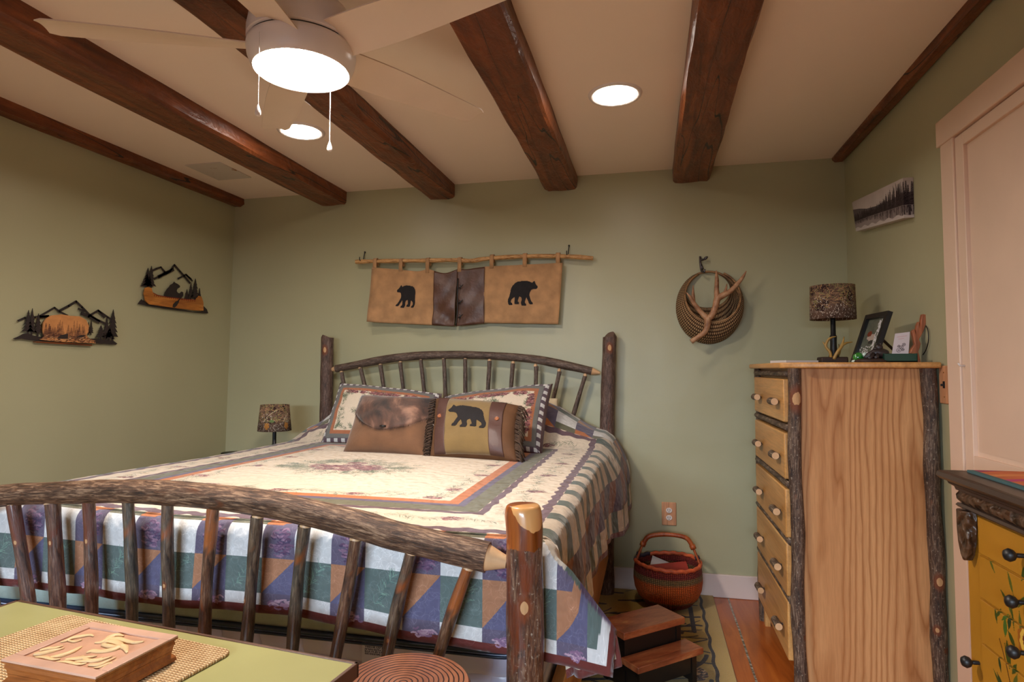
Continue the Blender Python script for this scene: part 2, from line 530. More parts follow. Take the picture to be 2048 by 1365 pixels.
structure(MB().box((XL-.15, YF-.15, -.08), (XR+.15, YB+.15, 0)), 'floor', make_floor())
structure(MB().box((XL-.15, YF-.15, HC), (XR+.15, YB+.15, HC+.1)), 'ceiling', M['ceiling'])
structure(MB().box((XL-.15, YB, 0), (XR+.15, YB+.12, HC)), 'wall_back', M['wall'])
structure(MB().box((XR, YF-.12, 0), (XR+.12, YB, HC)), 'wall_right', M['wall'])
lw = MB(); zt = HC
V = [(-2.727, YF-.12, 0), (-2.727, YB, 0), (-2.727+.0206*zt, YB, zt), (-2.727+.0206*zt, YF-.12, zt)]
V += [(-2.86, p[1], p[2]) for p in V]
lw.add(V, [(0, 1, 2, 3), (4, 7, 6, 5), (0, 4, 5, 1), (1, 5, 6, 2), (2, 6, 7, 3), (3, 7, 4, 0)])
structure(lw, 'wall_left', M['wall'])
fw_ = MB()
wx0, wx1, wz0, wz1 = -2.1, 0.3, 0.55, 1.62
fw_.box((XL, YF-.1, 0), (wx0, YF, HC)); fw_.box((wx1, YF-.1, 0), (XR, YF, HC))
fw_.box((wx0, YF-.1, 0), (wx1, YF, wz0)); fw_.box((wx0, YF-.1, wz1), (wx1, YF, HC))
structure(fw_, 'wall_front', M['wall'])
wf = MB()
for a, b in ((wx0, wx0+.06), (wx1-.06, wx1), (-.93, -.87)): wf.box((a, YF-.08, wz0), (b, YF+.01, wz1))
for a, b in ((wz0, wz0+.06), (wz1-.06, wz1), (1.07, 1.10)): wf.box((wx0, YF-.075, a), (wx1, YF+.005, b))
structure(wf, 'window_1', M['trim'])
structure(MB().box((-2.715, YB-.018, 0), (XR, YB, .122)), 'baseboard_back', M['trim'], bevel=.004)
structure(MB().box((-2.727, YF, 0), (-2.708, YB-.018, .122)), 'baseboard_left', M['trim'], bevel=.004)
structure(MB().box((XR-.016, 2.40, 0), (XR, YB-.018, .122)), 'baseboard_right', M['trim'], bevel=.004)
# closet door on the right wall
dr = thing('door_1', None, None, (XR, 1.9, 0), kind='structure')
DY0, DY1, DZ = 1.42, 2.30, 2.0
cz = MB()
cz.box((XR-.022, DY1, 0), (XR, DY1+.09, DZ+.005)); cz.box((XR-.022, DY0-.09, 0), (XR, DY0, DZ+.005))
cz.box((XR-.028, DY0-.105, DZ), (XR, DY1+.105, DZ+.09))
cz.build('door_casing', M['door'], dr, bevel=.003)
lf = MB(); xf = XR-.016
p_y0, p_y1 = DY0+.055, DY1-.055
for (a, b, c_, d) in ((DY0+.002, p_y0, .01, DZ-.004), (p_y1, DY1-.002, .01, DZ-.004), (p_y0, p_y1, DZ-.045, DZ-.004), (p_y0, p_y1, .80, .945), (p_y0, p_y1, .01, .22)):
    lf.box((xf, a, c_), (XR, b, d))
lf.box((XR-.004, p_y0, .2), (XR+.002, p_y1, DZ-.04))
def bevelled_panel(lo_y, hi_y, lo_z, hi_z):
    m = .045
    o = [(lo_y, lo_z), (hi_y, lo_z), (hi_y, hi_z), (lo_y, hi_z)]
    i_ = [(lo_y+m, lo_z+m), (hi_y-m, lo_z+m), (hi_y-m, hi_z-m), (lo_y+m, hi_z-m)]
    V = [(XR-.005, a, b) for a, b in o]+[(XR-.012, a, b) for a, b in i_]
    lf.add(V, [(0, 4, 5, 1), (1, 5, 6, 2), (2, 6, 7, 3), (3, 7, 4, 0), (4, 7, 6, 5)])
bevelled_panel(p_y0+.012, p_y1-.012, .96, 1.945); bevelled_panel(p_y0+.012, p_y1-.012, .23, .79)
lf.build('door_leaf', M['door'], dr, bevel=.002)
hk = spot(1927, 732, x=XR-.02)
MB().tube([(XR-.016, hk[1], hk[2]), (XR-.03, hk[1], hk[2]), (XR-.036, hk[1]-.002, hk[2]+.008)], .003, 8).build('latch_hook', M['white_plastic'], dr, smooth=True)

# ceiling beams, hewn by hand
def beam(xl, xr, zb, label, seed, flat=False, right_notch=False):
    r = random.Random(seed)
    mb = MB(); n = 62; K = 12
    ys = [YF+(YB-YF)*i/(n-1) for i in range(n)]
    def wav(ph, y, k=0):
        return math.sin(y*2.1+ph)*.5+math.sin(y*5.3+ph*2)*.3+math.sin(y*13.7+ph*3.1)*.25
    ph = [r.uniform(0, 6.28) for _ in range(K)]
    ch = .014
    rows = []
    for y in ys:
        a = .006
        sec = [(xl, HC+.01), (xl+.001, (HC+zb)/2+.012), (xl+.002, zb+ch), (xl+ch*.9, zb+.002), (xl*.75+xr*.25, zb), ((xl+xr)/2, zb), (xl*.25+xr*.75, zb), (xr-ch*.9, zb+.002), (xr-.002, zb+ch), (xr-.001, (HC+zb)/2+.012), (xr, HC+.01)]
        row = []
        for k, (x, z) in enumerate(sec):
            amp = a if not flat else a*.5
            row.append((x+wav(ph[k], y)*amp*(.8 if k not in (2, 3, 7, 8) else 1.3), y, z+(wav(ph[(k+5) % K], y)*amp*.7 if 2 <= k <= 8 else 0)))
        rows.append(row)
    m = len(rows[0]); V = [p for q in rows for p in q]; F = []; U = []
    for i in range(n-1):
        for k in range(m-1):
            F.append((i*m+k, (i+1)*m+k, (i+1)*m+k+1, i*m+k+1)); U.append([(k*.02, ys[i])]*4)
    F.append(tuple(range(m))); U.append([(0, 0)]*m)
    F.append(tuple((n-1)*m+k for k in range(m))[::-1]); U.append([(0, 0)]*m)
    mb.add(V, F, U)
    o = mb.build('ceiling_beam', M['beam'], smooth=True, angle=28)
    return tag(o, label, 'beam', 'hewn wooden beams under the ceiling')
beam(-2.71, -2.612, 2.30, 'dark brown hewn beam running along the top of the left wall', 1)
beam(-2.055, -1.868, 2.268, 'brown ceiling beam between the ceiling vent panel and the fan, second from the left wall', 2)
beam(-1.315, -1.152, 2.262, 'brown ceiling beam passing behind the ceiling fan light', 3)
b4 = beam(-.592, -.403, 2.268, 'brown ceiling beam with long cracks, left of the bright round recessed light', 4)
beam(.135, .335, 2.268, 'brown ceiling beam with a pale waney left edge, right of the recessed light', 5)
beam(.958, 1.026, 2.326, 'thin dark beam strip along the top of the right wall', 6, flat=True)

# recessed lights
M['led'] = glow('led_lens', (1.0, 0.87, 0.76), 30.0)
def recessed(x, y, label, r=.088):
    t = thing('recessed_light', label, 'ceiling light', (x, y, HC-.006), 'round recessed ceiling lights')
    m = MB(); m.lathe([(r, .006), (r, 0), (r+.012, -.002), (r+.020, .001), (r+.022, .006)], (x, y, HC-.006), 48, cap0=False, cap1=False)
    m.build('trim_ring', M['white_plastic'], t, smooth=True)
    m = MB(); m.lathe([(.001, .0005), (r*.5, .0005), (r, .001), (r, .005)], (x, y, HC-.0065), 40)
    m.build('lens', M['led'], t, smooth=True)
    return t
recessed(-.129, 2.497, 'bright round recessed light between two beams in the middle of the ceiling')
recessed(-1.60, 2.56, 'round recessed light partly covered by a fan blade')

# patched vent panel on the ceiling
def make_panel():
    t = NT('panel_paint')
    v = t.coords('Object')
    n = t.noise(v, 14, 4, 0.6, 1.0)
    c = t.ramp(n, [(0.62, lin((206, 196, 184))), (0.68, lin((150, 110, 66)))])
    return t.set(c, 0.5, 0.3)
pm = MB(); pm.box((-2.49, 2.85, HC-.006), (-2.27, 3.12, HC))
pnl = pm.build('ceiling_panel', make_panel(), bevel=.001)
tag(pnl, 'small off-white square panel with brown stains on the ceiling near the left wall', 'panel')

# outlet, switch
def wall_plate(name, label, cat, c, w, h, normal, dark):
    t = thing(name, label, cat, c)
    m = MB(); d = .007
    if normal == 'y':
        m.box((c[0]-w/2, c[1]-d, c[2]-h/2), (c[0]+w/2, c[1], c[2]+h/2))
    else:
        m.box((c[0]-d, c[1]-w/2, c[2]-h/2), (c[0], c[1]+w/2, c[2]+h/2))
    m.build('cover_plate', M['plate_wood'], t, bevel=.004)
    return t
o = wall_plate('electrical_outlet', 'electrical outlet with a light wooden cover plate on the back wall above the baseboard', 'outlet', (.093, YB, .428), .078, .126, 'y', 0)
for dz in (.02, -.02):
    m = MB(); m.lathe([(.001, 0), (.0165, 0), (.0165, .004), (.001, .004)], (0, 0, 0), 24)
    m.v = [(.093+p[0], YB-.0075-p[2], .428+dz+p[1]*.85) for p in m.v]
    s_ = m.build('socket', M['white_plastic'], o)
    m = MB()
    for dx in (-.006, .005): m.box((.093+dx-.0012, YB-.0125, .428+dz-.002), (.093+dx+.0012, YB-.0112, .428+dz+.007))
    m.box((.093-.002, YB-.0125, .428+dz-.010), (.093+.002, YB-.0112, .428+dz-.006))
    m.build('slot', M['black'], s_)
m = MB(); m.box((.091, YB-.009, .426), (.095, YB-.006, .430)); m.build('screw', M['brass'], o)
sw = wall_plate('light_switch', 'light switch with a light wooden cover plate beside the closet door', 'switch', (XR, 2.452, 1.167), .08, .135, 'x', 0)
m = MB(); m.box((XR-.009, 2.446, 1.155), (XR-.006, 2.458, 1.179)); m.build('toggle_slot', M['black'], sw)
m = MB(); m.box((XR-.018, 2.449, 1.162), (XR-.006, 2.455, 1.170)); m.build('toggle', M['black'], sw, bevel=.001)
for zz_ in (1.122, 1.208): m = MB(); m.box((XR-.0085, 2.45, zz_), (XR-.006, 2.454, zz_+.004)); m.build('screw', M['brass'], sw)

# ================================================================== ceiling fan
FX, FY = -.96, 1.535
FZ = 2.068
fan = thing('ceiling_fan', 'white five-bladed ceiling fan with a round light and two pull chains', 'ceiling fan', (FX, FY, HC))
m = MB(); m.lathe([(.126, .002), (.131, 0), (.136, .006), (.146, .03), (.1495, .055), (.148, .066), (.144, .070)], (FX, FY, FZ), 64, cap0=False, cap1=True)
m.build('light_housing', M['white_plastic'], fan, smooth=True, angle=50)
m = MB(); m.lathe([(.142, .068), (.142, .076)], (FX, FY, FZ), 64); m.build('shadow_gap', M['dark_gap'], fan)
m = MB(); m.lathe([(.144, .074), (.149, .078), (.149, .105), (.142, .145), (.125, .18), (.10, .20), (.075, .215), (.072, HC-FZ)], (FX, FY, FZ), 64)
m.build('motor_housing', M['white_plastic'], fan, smooth=True, angle=50)
M['fan_led'] = glow('fan_led', (1.0, 0.88, 0.77), 125.0)
m = MB(); m.lathe([(.001, -.004), (.06, -.0035), (.11, -.001), (.127, .003), (.127, .006)], (FX, FY, FZ), 64)
m.build('light_diffuser', M['fan_led'], fan, smooth=True)
def fan_blade(ang):
    a = math.radians(ang); er = np.array([math.cos(a), math.sin(a), 0]); ec = np.array([-math.sin(a), math.cos(a), 0]); ez = np.array([0, 0, 1.0])
    m = MB()
    def prof(u):
        r = .10+u*.57
        w = .060+.010*math.sin(min(1, u*2.2)*math.pi/2)-.022*u**2
        if u > .975: w *= 1-.25*((u-.975)/.025)**2
        tw = -math.radians(21-16*u)
        return r, w, tw
    nu = 26; nc = 6; th = .0035; V = []
    for side in (0, 1):
        for i in range(nu+1):
            u = i/nu; r, w, tw = prof(u)
            for k in range(nc+1):
                q = -1+2*k/nc
                camb = .006*(1-q*q)
                p = np.array([FX, FY, FZ+.064])+er*r+(ec*math.cos(tw)+ez*math.sin(tw))*(w*q)+ez*(camb+(th if side else 0)-.02*u*0+u*.006)
                V.append(p)
    F = []; row = nc+1; N = (nu+1)*row
    for i in range(nu):
        for k in range(nc):
            q = i*row+k
            F.append((q, q+1, q+row+1, q+row)); F.append((N+q, N+q+row, N+q+row+1, N+q+1))
        F.append((i*row, (i+1)*row, N+(i+1)*row, N+i*row)); F.append((i*row+nc, N+i*row+nc, N+(i+1)*row+nc, (i+1)*row+nc))
    for k in range(nc): F.append((nu*row+k, nu*row+k+1, N+nu*row+k+1, N+nu*row+k))
    m.add(V, F); return m.build('blade', M['blade'], fan, smooth=True, angle=40)
for k in range(5): fan_blade(58+72*k)
def pull_chain(px, y, ptop, pend):
    p0 = spot(px, ptop, y=y)
    p1 = spot(px, pend, y=y); p1[0] = p0[0]
    m = MB(); n = int((p0[2]-p1[2]-.02)/.0042)
    m.tube([(p0[0], y, p0[2]), (p0[0], y, p1[2]+.02)], .0006, 6)
    for i in range(n):
        m.lathe([(.0004, -.0014), (.0015, 0), (.0004, .0014)], (p0[0], y, p0[2]-i*.0042), 6)
    c = m.build('pull_chain', M['white_plastic'], fan, smooth=True)
    m = MB(); m.lathe([(.001, 0), (.0055, .001), (.0078, .007), (.007, .014), (.003, .026), (.0015, .030)], (p0[0], y, p1[2]), 16)
    m.build('pull_knob', M['white_plastic'], c, smooth=True)
pull_chain(519, FY-.153, 64, 232)
pull_chain(661, FY+.118, 165, 303)
# ================================================================== log bed
def knotty(seed): return random.Random(seed)
bed = thing('log_bed', 'rustic queen bed of bark-covered logs with arched headboard and footboard', 'bed', (-1.08, 2.4, 0))
BX0, BX1, YH, YFt = -1.93, -.238, 3.42, 1.33
M['bark_post'] = bark('bark_post', (36, 22, 16), (88, 52, 34), (142, 112, 88), peel=(116, 54, 24), peel_amt=0.57, rough=0.32, knots=((.134, .708, .011), (.117, .846, .008)), top=(.855, .05, .03), ridge=1.0, coat=0.5, specks=0.75)
M['bark_post_head'] = bark('bark_post_head', (46, 32, 26), (86, 62, 52), (130, 108, 96), peel=(120, 52, 20), peel_amt=0.70, rough=0.5, knots=((.140, 1.33, .013),), specks=0.35)
def post(x0, x1, y, ztop, r0, r1, mat, seed, dome=False, label=None):
    pts = []; rad = []
    n = 36
    for i in range(n+1):
        t = i/n; pts.append((x0+(x1-x0)*t+.004*math.sin(t*5+seed), y+.003*math.sin(t*4+seed*2), .010+(ztop-.010)*t)); rad.append(r0+(r1-r0)*t)
    if dome:
        pts = pts[:-2]; rad = rad[:-2]
        zt = ztop-.028
        for k in range(1, 9):
            a = k/8*math.pi/2
            pts.append((x1, y, zt+.028*math.sin(a))); rad.append(r1*(1-(1-math.cos(a))*.98 if k > 7 else (.62+.38*math.cos(a)**.5) if k > 3 else (.62+.38*math.cos(a)**.5)))
    else:
        pts.append((x1, y, ztop+.003)); rad.append(r1*.9)
    o = MB().tube(pts, rad, 28, wob=.055, seed=seed).build('post', mat, bed, smooth=True, angle=60)
    if label: o['label'] = label
    return o
post(-1.925, -1.932, YH, 1.417, .043, .037, M['bark_post_head'], 1)
post(-.250, -.220, YH, 1.402, .043, .0375, M['bark_post_head'], 2)
post(-1.93, -1.93, YFt, .924, .041, .041, M['bark_post'], 3, True)
post(-.2735, -.2735, YFt, .925, .0405, .0405, M['bark_post'], 4, True, 'thick glossy foot post with a bare rounded top')
# rails
def rail(pix, y, rad, mat, name='rail', seed=0, tenon=True, label=None):
    P = [spot(a, b, y=y) for a, b in pix]
    S = spline(P, 7)
    o = MB().tube(S, [rad*(1+.06*math.sin(i*.35+seed)) for i in range(len(S))], 26, wob=.05, seed=seed).build(name, mat, bed, smooth=True, angle=60)
    if label: o['label'] = label
    d = S[-1]-S[-2]; d /= np.linalg.norm(d)
    if tenon:
        MB().tube([S[-1]-d*.002, S[-1]+d*.006, S[-1]+d*.045], [rad*.93, rad*.8, rad*.28], 20).build('tenon', M['tenon'], o, smooth=True, angle=40)
    d0 = S[0]-S[1]; d0 /= np.linalg.norm(d0)
    MB().tube([S[0]-d0*.002, S[0]+d0*.006, S[0]+d0*.045], [rad*.9, rad*.7, rad*.3], 16).build('tenon', M['tenon'], o, smooth=True, angle=40)
    return o
rail([(672, 738), (793, 716), (922, 710), (1051, 717), (1130, 731), (1184, 743)], YH, .0235, M['bark_head'], 'headboard_rail', 5)
fp = [spot(a, b, y=YFt) for a, b in ((0, 993), (120, 986), (287, 984), (512, 1005), (700, 1045), (793, 1072), (975, 1116))]
fr_pts = [np.array((-1.865, YFt, .822)), np.array((-1.80, YFt, .848))]+fp
S = spline(fr_pts, 8)
foot_rail = MB().tube(S, [.029+.0035*min(1, max(0, (p[0]+1.6)/.9)) for p in S], 30, wob=.05, seed=9).build('footboard_rail', M['bark_rail'], bed, smooth=True, angle=60)
d = S[-1]-S[-3]; d /= np.linalg.norm(d)
MB().tube([S[-1]-d*.002, S[-1]+d*.004, S[-1]+d*.045], [.030, .027, .013], 24).build('tenon', M['tenon'], foot_rail, smooth=True, angle=40)
d = S[0]-S[2]; d /= np.linalg.norm(d)
MB().tube([S[0]-d*.002, S[0]+d*.004, S[0]+d*.050], [.028, .025, .013], 24).build('tenon', M['tenon'], foot_rail, smooth=True, angle=40)
for (xa, xb, y, z, r, nm) in ((BX0, -.25, YH, .40, .03, 'headboard_lower_rail'), (BX0, -.2735, YFt, .27, .033, 'footboard_lower_rail')):
    MB().tube([(xa+(xb-xa)*i/20, y, z+.004*math.sin(i)) for i in range(21)], r, 20, wob=.06, seed=3).build(nm, M['bark_rail'], bed, smooth=True, angle=60)
# spindles
ft = [(28, 1010), (103, 1007), (178, 1003), (258, 1003), (338, 1007), (424, 1015), (516, 1034), (611, 1053), (711, 1080), (822, 1107), (936, 1137)]
fb = [(55, 1203), (118, 1215), (183, 1225), (262, 1239), (335, 1253), (412, 1265), (492, 1278), (583, 1297), (673, 1310), (775, 1310), (880, 1308)]
fr = [.0165, .0185, .0155, .0150, .0150, .0150, .0150, .0152, .0150, .0150, .0145]
tones = [((44, 22, 16), (84, 50, 36), (128, 96, 78), (112, 52, 28)), ((34, 26, 20), (80, 62, 48), (124, 106, 86), (152, 82, 38)), ((42, 26, 18), (88, 56, 38), (132, 104, 80), (166, 92, 42)), ((32, 28, 22), (72, 62, 50), (116, 102, 82), (138, 78, 38))]
spin_m = []
for i, tn in enumerate(tones):
    for j in range(2):
        spin_m.append(bark('bark_spindle', tn[0], tn[1], tn[2], peel=tn[3], peel_amt=.52+.05*((i+j) % 3), rough=.3, knots=((.048+.010*j, .10+.10*i, .0045),), ridge=.7, sc=1.0, coat=.4))
pick = [0, 1, 0, 7, 2, 5, 3, 7, 4, 2, 5]
def spindle(a, b, r, mat, seed, y, tip=.018):
    """a top, b bottom"""
    a = np.array(a); b = np.array(b); n = 16
    rg = random.Random(seed)
    ph = rg.uniform(0, 6); am = rg.uniform(.002, .005)
    pts = [a+(b-a)*i/n+np.array([am*math.sin(i/n*6+ph), 0, 0]) for i in range(n+1)]
    o = MB().tube(pts, [r*(.96+.06*math.sin(i*.9+seed)) for i in range(n+1)], 16, wob=.06, seed=seed).build('spindle', mat, bed, smooth=True, angle=60)
    d = (a-b)/np.linalg.norm(a-b)
    MB().tube([a-d*.001, a+d*.004, a+d*.016, a+d*.034], [r*.94, r*.85, r*.5, r*.42], 14).build('tenon', M['tenon'], o, smooth=True, angle=40)
for i in range(11):
    a = spot(*ft[i], y=YFt); b = spot(*fb[i], y=YFt)
    s_ = (b[0]-a[0])/(b[2]-a[2]); bb = np.array([a[0]+s_*(.30-a[2]), YFt, .30])
    spindle(a, bb, fr[i], spin_m[pick[i]], i+20, YFt)
spindle((-1.80, YFt, .815), (-1.635, YFt, .30), .015, spin_m[3], 33, YFt)
ht = [(683, 745), (720, 737), (761, 730), (801, 725), (842, 720), (887, 718), (931, 718), (979, 722), (1026, 727), (1071, 733), (1118, 743), (1170, 752)]
hb = [(686, 760), (727, 765), (767, 775), (808, 778), (848, 780), (889, 780), (930, 780), (975, 775), (1023, 775), (1070, 770), (1106, 800), (1147, 835)]
for i in range(12):
    a = spot(*ht[i], y=YH); b = spot(*hb[i], y=YH)
    s_ = (b[0]-a[0])/(b[2]-a[2]); bb = np.array([a[0]+s_*(.42-a[2]), YH, .42])
    spindle(a, bb, .0125, M['bark_head'], i+50, YH, .01)
# side boards that carry the mattress
for xa in (-.262, -1.93):
    m = MB(); m.box((xa, YFt+.03, .20), (xa+.032, YH-.03, .40)); m.build('side_board', M['pine'], bed, bevel=.003)

# mattress and box spring
def quilted_satin():
    t = NT('quilted_satin')
    v = t.coords('Object')
    w = t.wave(v, 3.2, 3.5, 1, 1.2, direction='Z')
    w2 = t.wave(v, 2.6, 4.5, 1, 1.0, direction='X')
    c = t.ramp(t.noise(v, 6, 3), [(0.3, lin((184, 192, 222))), (0.7, lin((212, 216, 236)))])
    ln = t.ramp(w, [(0.0, 1.0), (0.05, 0.0)])
    c = t.mix(t.math('MULTIPLY', ln, .35), c, lin((214, 214, 226)))
    h = t.math('MULTIPLY', t.math('POWER', w, .3), t.math('POWER', w2, .3))
    t.bump(h, .5, .02)
    return t.set(c, .28, .5, None, None, .3)
M['satin'] = quilted_satin()
M['teal_band'] = plain('teal_band', (170, 192, 188), .5, .05, 60, .3, 200)
M['navy_piping'] = plain('navy_piping', (28, 44, 66), .4, .1)
def soft_box(lo, hi, r=.035, n=5):
    """rounded box in the plan, soft top edge"""
    m = MB(); x0, y0, z0 = lo; x1, y1, z1 = hi
    prof = [(0, z0)]+[(0, z1-r)]+[(r*(1-math.cos(a)), z1-r+r*math.sin(a)) for a in [math.pi/2*k/n for k in range(1, n+1)]]
    R = .07; loops = []
    for ins, z in prof:
        lp = []
        for cx, cy, a0 in ((x1-R, y1-R, 0), (x0+R, y1-R, 90), (x0+R, y0+R, 180), (x1-R, y0+R, 270)):
            for k in range(7):
                a = math.radians(a0+15*k); lp.append((cx+(R-ins)*math.cos(a), cy+(R-ins)*math.sin(a), z))
        loops.append(lp)
    q = len(loops[0]); V = [p for l in loops for p in l]; F = []
    for i in range(len(loops)-1):
        for k in range(q): F.append((i*q+k, i*q+(k+1) % q, (i+1)*q+(k+1) % q, (i+1)*q+k))
    F.append(tuple(range(q))[::-1]); F.append(tuple((len(loops)-1)*q+k for k in range(q)))
    return m.add(V, F)
box_spring = soft_box((-1.885, 1.40, .25), (-.275, 3.37, .41), .01).build('box_spring', M['satin'], smooth=True, angle=50)
tag(box_spring, 'lavender grey box spring under the mattress, seen between the footboard spindles', 'box spring')
mat_root = thing('mattress', 'pale blue lavender mattress with navy piping, seen below the quilt at the footboard', 'mattress', (-1.08, 2.4, .41))
soft_box((-1.875, 1.415, .41), (-.285, 3.37, .812), .04).build('mattress_body', M['satin'], mat_root, smooth=True, angle=50)
def band(z0, z1, out, mat, name):
    m = MB(); x0, x1, y0, y1 = -1.875-out, -.285+out, 1.415-out, 3.37+out; R = .07+out
    lp = []
    for cx, cy, a0 in ((x1-R, y1-R, 0), (x0+R, y1-R, 90), (x0+R, y0+R, 180), (x1-R, y0+R, 270)):
        for k in range(7):
            a = math.radians(a0+15*k); lp.append((cx+R*math.cos(a), cy+R*math.sin(a)))
    q = len(lp); V = [(a, b, z0) for a, b in lp]+[(a, b, z1) for a, b in lp]
    F = [(k, (k+1) % q, q+(k+1) % q, q+k) for k in range(q)]
    m.add(V, F); return m.build(name, mat, mat_root, smooth=True, solid=.003)
band(.572, .70, .003, M['teal_band'], 'border')
band(.560, .572, .006, M['navy_piping'], 'piping'); band(.549, .555, .004, M['navy_piping'], 'piping')
L0 = spot(722, 1283, y=1.405)
lc = Cloth(0, 0, .075, .06, 2400); lc.fill(lc.X > -1, lin((206, 214, 226)))
rr = random.Random(5)
for row in range(4):
    x = .008
    while x < .066:
        w = rr.uniform(.0022, .004)
        for q in range(3): lc.stroke(x+rr.uniform(0, w), .051-row*.0055-.0018, x+rr.uniform(0, w), .051-row*.0055+.0018, .0009, lin((52, 66, 92)))
        x += w+.0012
lab = MB(); lab.add([(L0[0], 1.4105, L0[2]-.065), (L0[0]+.075, 1.4105, L0[2]-.065), (L0[0]+.075, 1.4105, L0[2]-.005), (L0[0], 1.4105, L0[2]-.005)], [(0, 1, 2, 3)], [[(0, 0), (1, 0), (1, 1), (0, 1)]])
lab.build('care_label', painted('care_label_print', lc.image('care_label'), .5), mat_root, solid=.001)

# ================================================================== quilt
QX0, QX1, QY0 = -1.895, -.252, 1.402      # edges of the mattress top under the quilt
ZT = .832
SD, FD = .328, .250                        # side drop, foot drop
QV1 = 3.40
Q = Cloth(QX0-SD, QY0-FD, QX1+SD, QV1, 1150)
cream = lin((204, 190, 171)); white = lin((198, 198, 198)); plum = lin((98, 76, 84)); purple = lin((92, 84, 104)); olive = lin((100, 98, 80)); orange = lin((172, 106, 66)); green = lin((90, 104, 102)); dgreen = lin((74, 84, 76)); brown = lin((158, 112, 84)); bind = lin((96, 44, 40)); violet = lin((90, 88, 116))
X, Y = Q.X, Q.Y
a_l = X-Q.x0; a_r = Q.x1-X; a_f = Y-Q.y0; a_h = (QV1+.02)-Y
# distance from the hem, per side; the nearest side rules
dsl = np.minimum(a_l, a_r); dff = a_f
shift_l = np.where(a_l < a_r, a_l, a_r)
wob = (fnoise(Q.h, Q.w, 60, 3, 3)-.5)*.006
Q.fill(X > -9, cream)
side = (dsl-SD) < (dff-FD)
D = np.where(side, dsl-SD, dff-FD)          # 0 at the mattress edge, negative on the drop
Dn = np.minimum(D, a_h-.05-0.0)             # the head end has the frame too
along = np.where(side, Y+0*X, X+0*Y)
head = (a_h-.28) < D
Dh = a_h-.28
DD = np.where(head, Dh, D)
alongh = np.where(head, X+0*Y, along)
plumw = wob*1.6
def band_(lo, hi, c, w=wob): Q.fill((DD+w >= lo) & (DD+w < hi), c)
band_(.015, .045, plum, np.sin(alongh*90)*.004+plumw)
band_(.182, .206, plum, np.sin(alongh*70)*.003+plumw)
band_(.206, .262, olive, wob*.5); band_(.262, .286, purple, wob*.5); band_(.286, .322, orange, wob*.5)
# drop and head rows
fr_ = np.mod(alongh+.48, .19)/.19
A = fr_ < .53
sideonly = side & (~head)
foot = (~side) | head
Q.fill(foot & (DD < .015) & (DD >= -.060) & A, olive)
tri = np.mod(alongh+.48, .095)/.095
Q.fill(foot & (DD < .015) & (DD >= -.060) & ~A, orange)
Q.fill(foot & (DD < .015) & (DD >= -.060) & ~A & ((DD+.060)/.075 < tri), purple)
Q.fill(foot & (DD < -.060) & (DD >= -.098-.02) & A, white)
lo1, lo2, lo3 = -.020, -.105, -.200
Q.fill(foot & (DD < lo1+0.0) & (DD >= lo1-.0), white)
Q.fill(foot & (DD < lo1) & (DD >= lo2) & A, white); Q.fill(foot & (DD < lo1) & (DD >= lo2) & ~A, purple)
Q.fill(foot & (DD < lo2) & (DD >= lo3) & A, green); Q.fill(foot & (DD < lo2) & (DD >= lo3) & ~A, brown)
Q.fill(foot & (DD < lo2) & (DD >= lo3) & ~A & ((DD-lo3)/(lo2-lo3) < (fr_-.53)/.47), violet)
Q.fill(foot & (DD < lo3) & A, white); Q.fill(foot & (DD < lo3) & ~A, purple)
# side drop: cream and green bars, brown and plum slanting band
bars = np.mod(Y+.02*X, .165)/.165
dsl2 = D
sidem = sideonly & (D < .015)
cb = lin((182, 168, 150))
Q.fill(sidem & (bars < .6), cb); Q.fill(sidem & (bars >= .6), dgreen)
zz = np.mod(Y*1.0-D*.9, .24)/.24
mid = sidem & (D < -.125) & (D > -.232)
Q.fill(mid, lin((76, 58, 76))); Q.fill(mid & (zz < .35), lin((122, 76, 52)))
hemd = np.minimum(dsl, dff)
Q.fill(hemd < .020, bind)
# pinecones on the purple foot blocks, sprays on the green ones
for k in range(-2, 12):
    cx = -.48-.19*k
    if Q.x0 < cx-.045 < Q.x1:
        Q.cone(cx-.045, QY0-.062, .026, .036, 50+k, [(104, 78, 104), (86, 62, 88), (128, 100, 122), (72, 58, 86)], 70)
        Q.cone(cx-.045, QY0-.226, .028, .010, 70+k, [(150, 118, 142), (122, 94, 122), (168, 142, 158)], 30)
        Q.bough(cx+.05, QY0-.152, 1.0, .09, 90+k, [(112, 146, 134), (124, 160, 140), (70, 94, 90)])
r7 = random.Random(3)
# boughs along the outer cream frame and inside the stripes
def ring(dist, n_per, size, cones=True, jit=.012, seed=1):
    r = random.Random(seed)
    y0 = QY0+dist; y1 = QV1-.26-dist; x0 = QX0+dist; x1 = QX1-dist
    L = [((x0, y0), (x1, y0)), ((x1, y0), (x1, y1)), ((x1, y1), (x0, y1)), ((x0, y1), (x0, y0))]
    for (a, b) in L:
        n = int(math.hypot(b[0]-a[0], b[1]-a[1])*n_per)
        for i in range(n):
            t = (i+.5)/n; x = a[0]+(b[0]-a[0])*t+r.uniform(-jit, jit); y = a[1]+(b[1]-a[1])*t+r.uniform(-jit, jit)
            Q.bough(x, y, math.atan2(b[1]-a[1], b[0]-a[0])+r.uniform(-.7, .7), size*r.uniform(.8, 1.3), r.randint(0, 10**6))
            if cones and i % 3 == 1: Q.cone(x+r.uniform(-.02, .02), y, .030, .018, r.randint(0, 10**6), n=34)
ring(.115, 11, .10, seed=4, jit=.016)
ring(.362, 12, .10, seed=9, jit=.016)
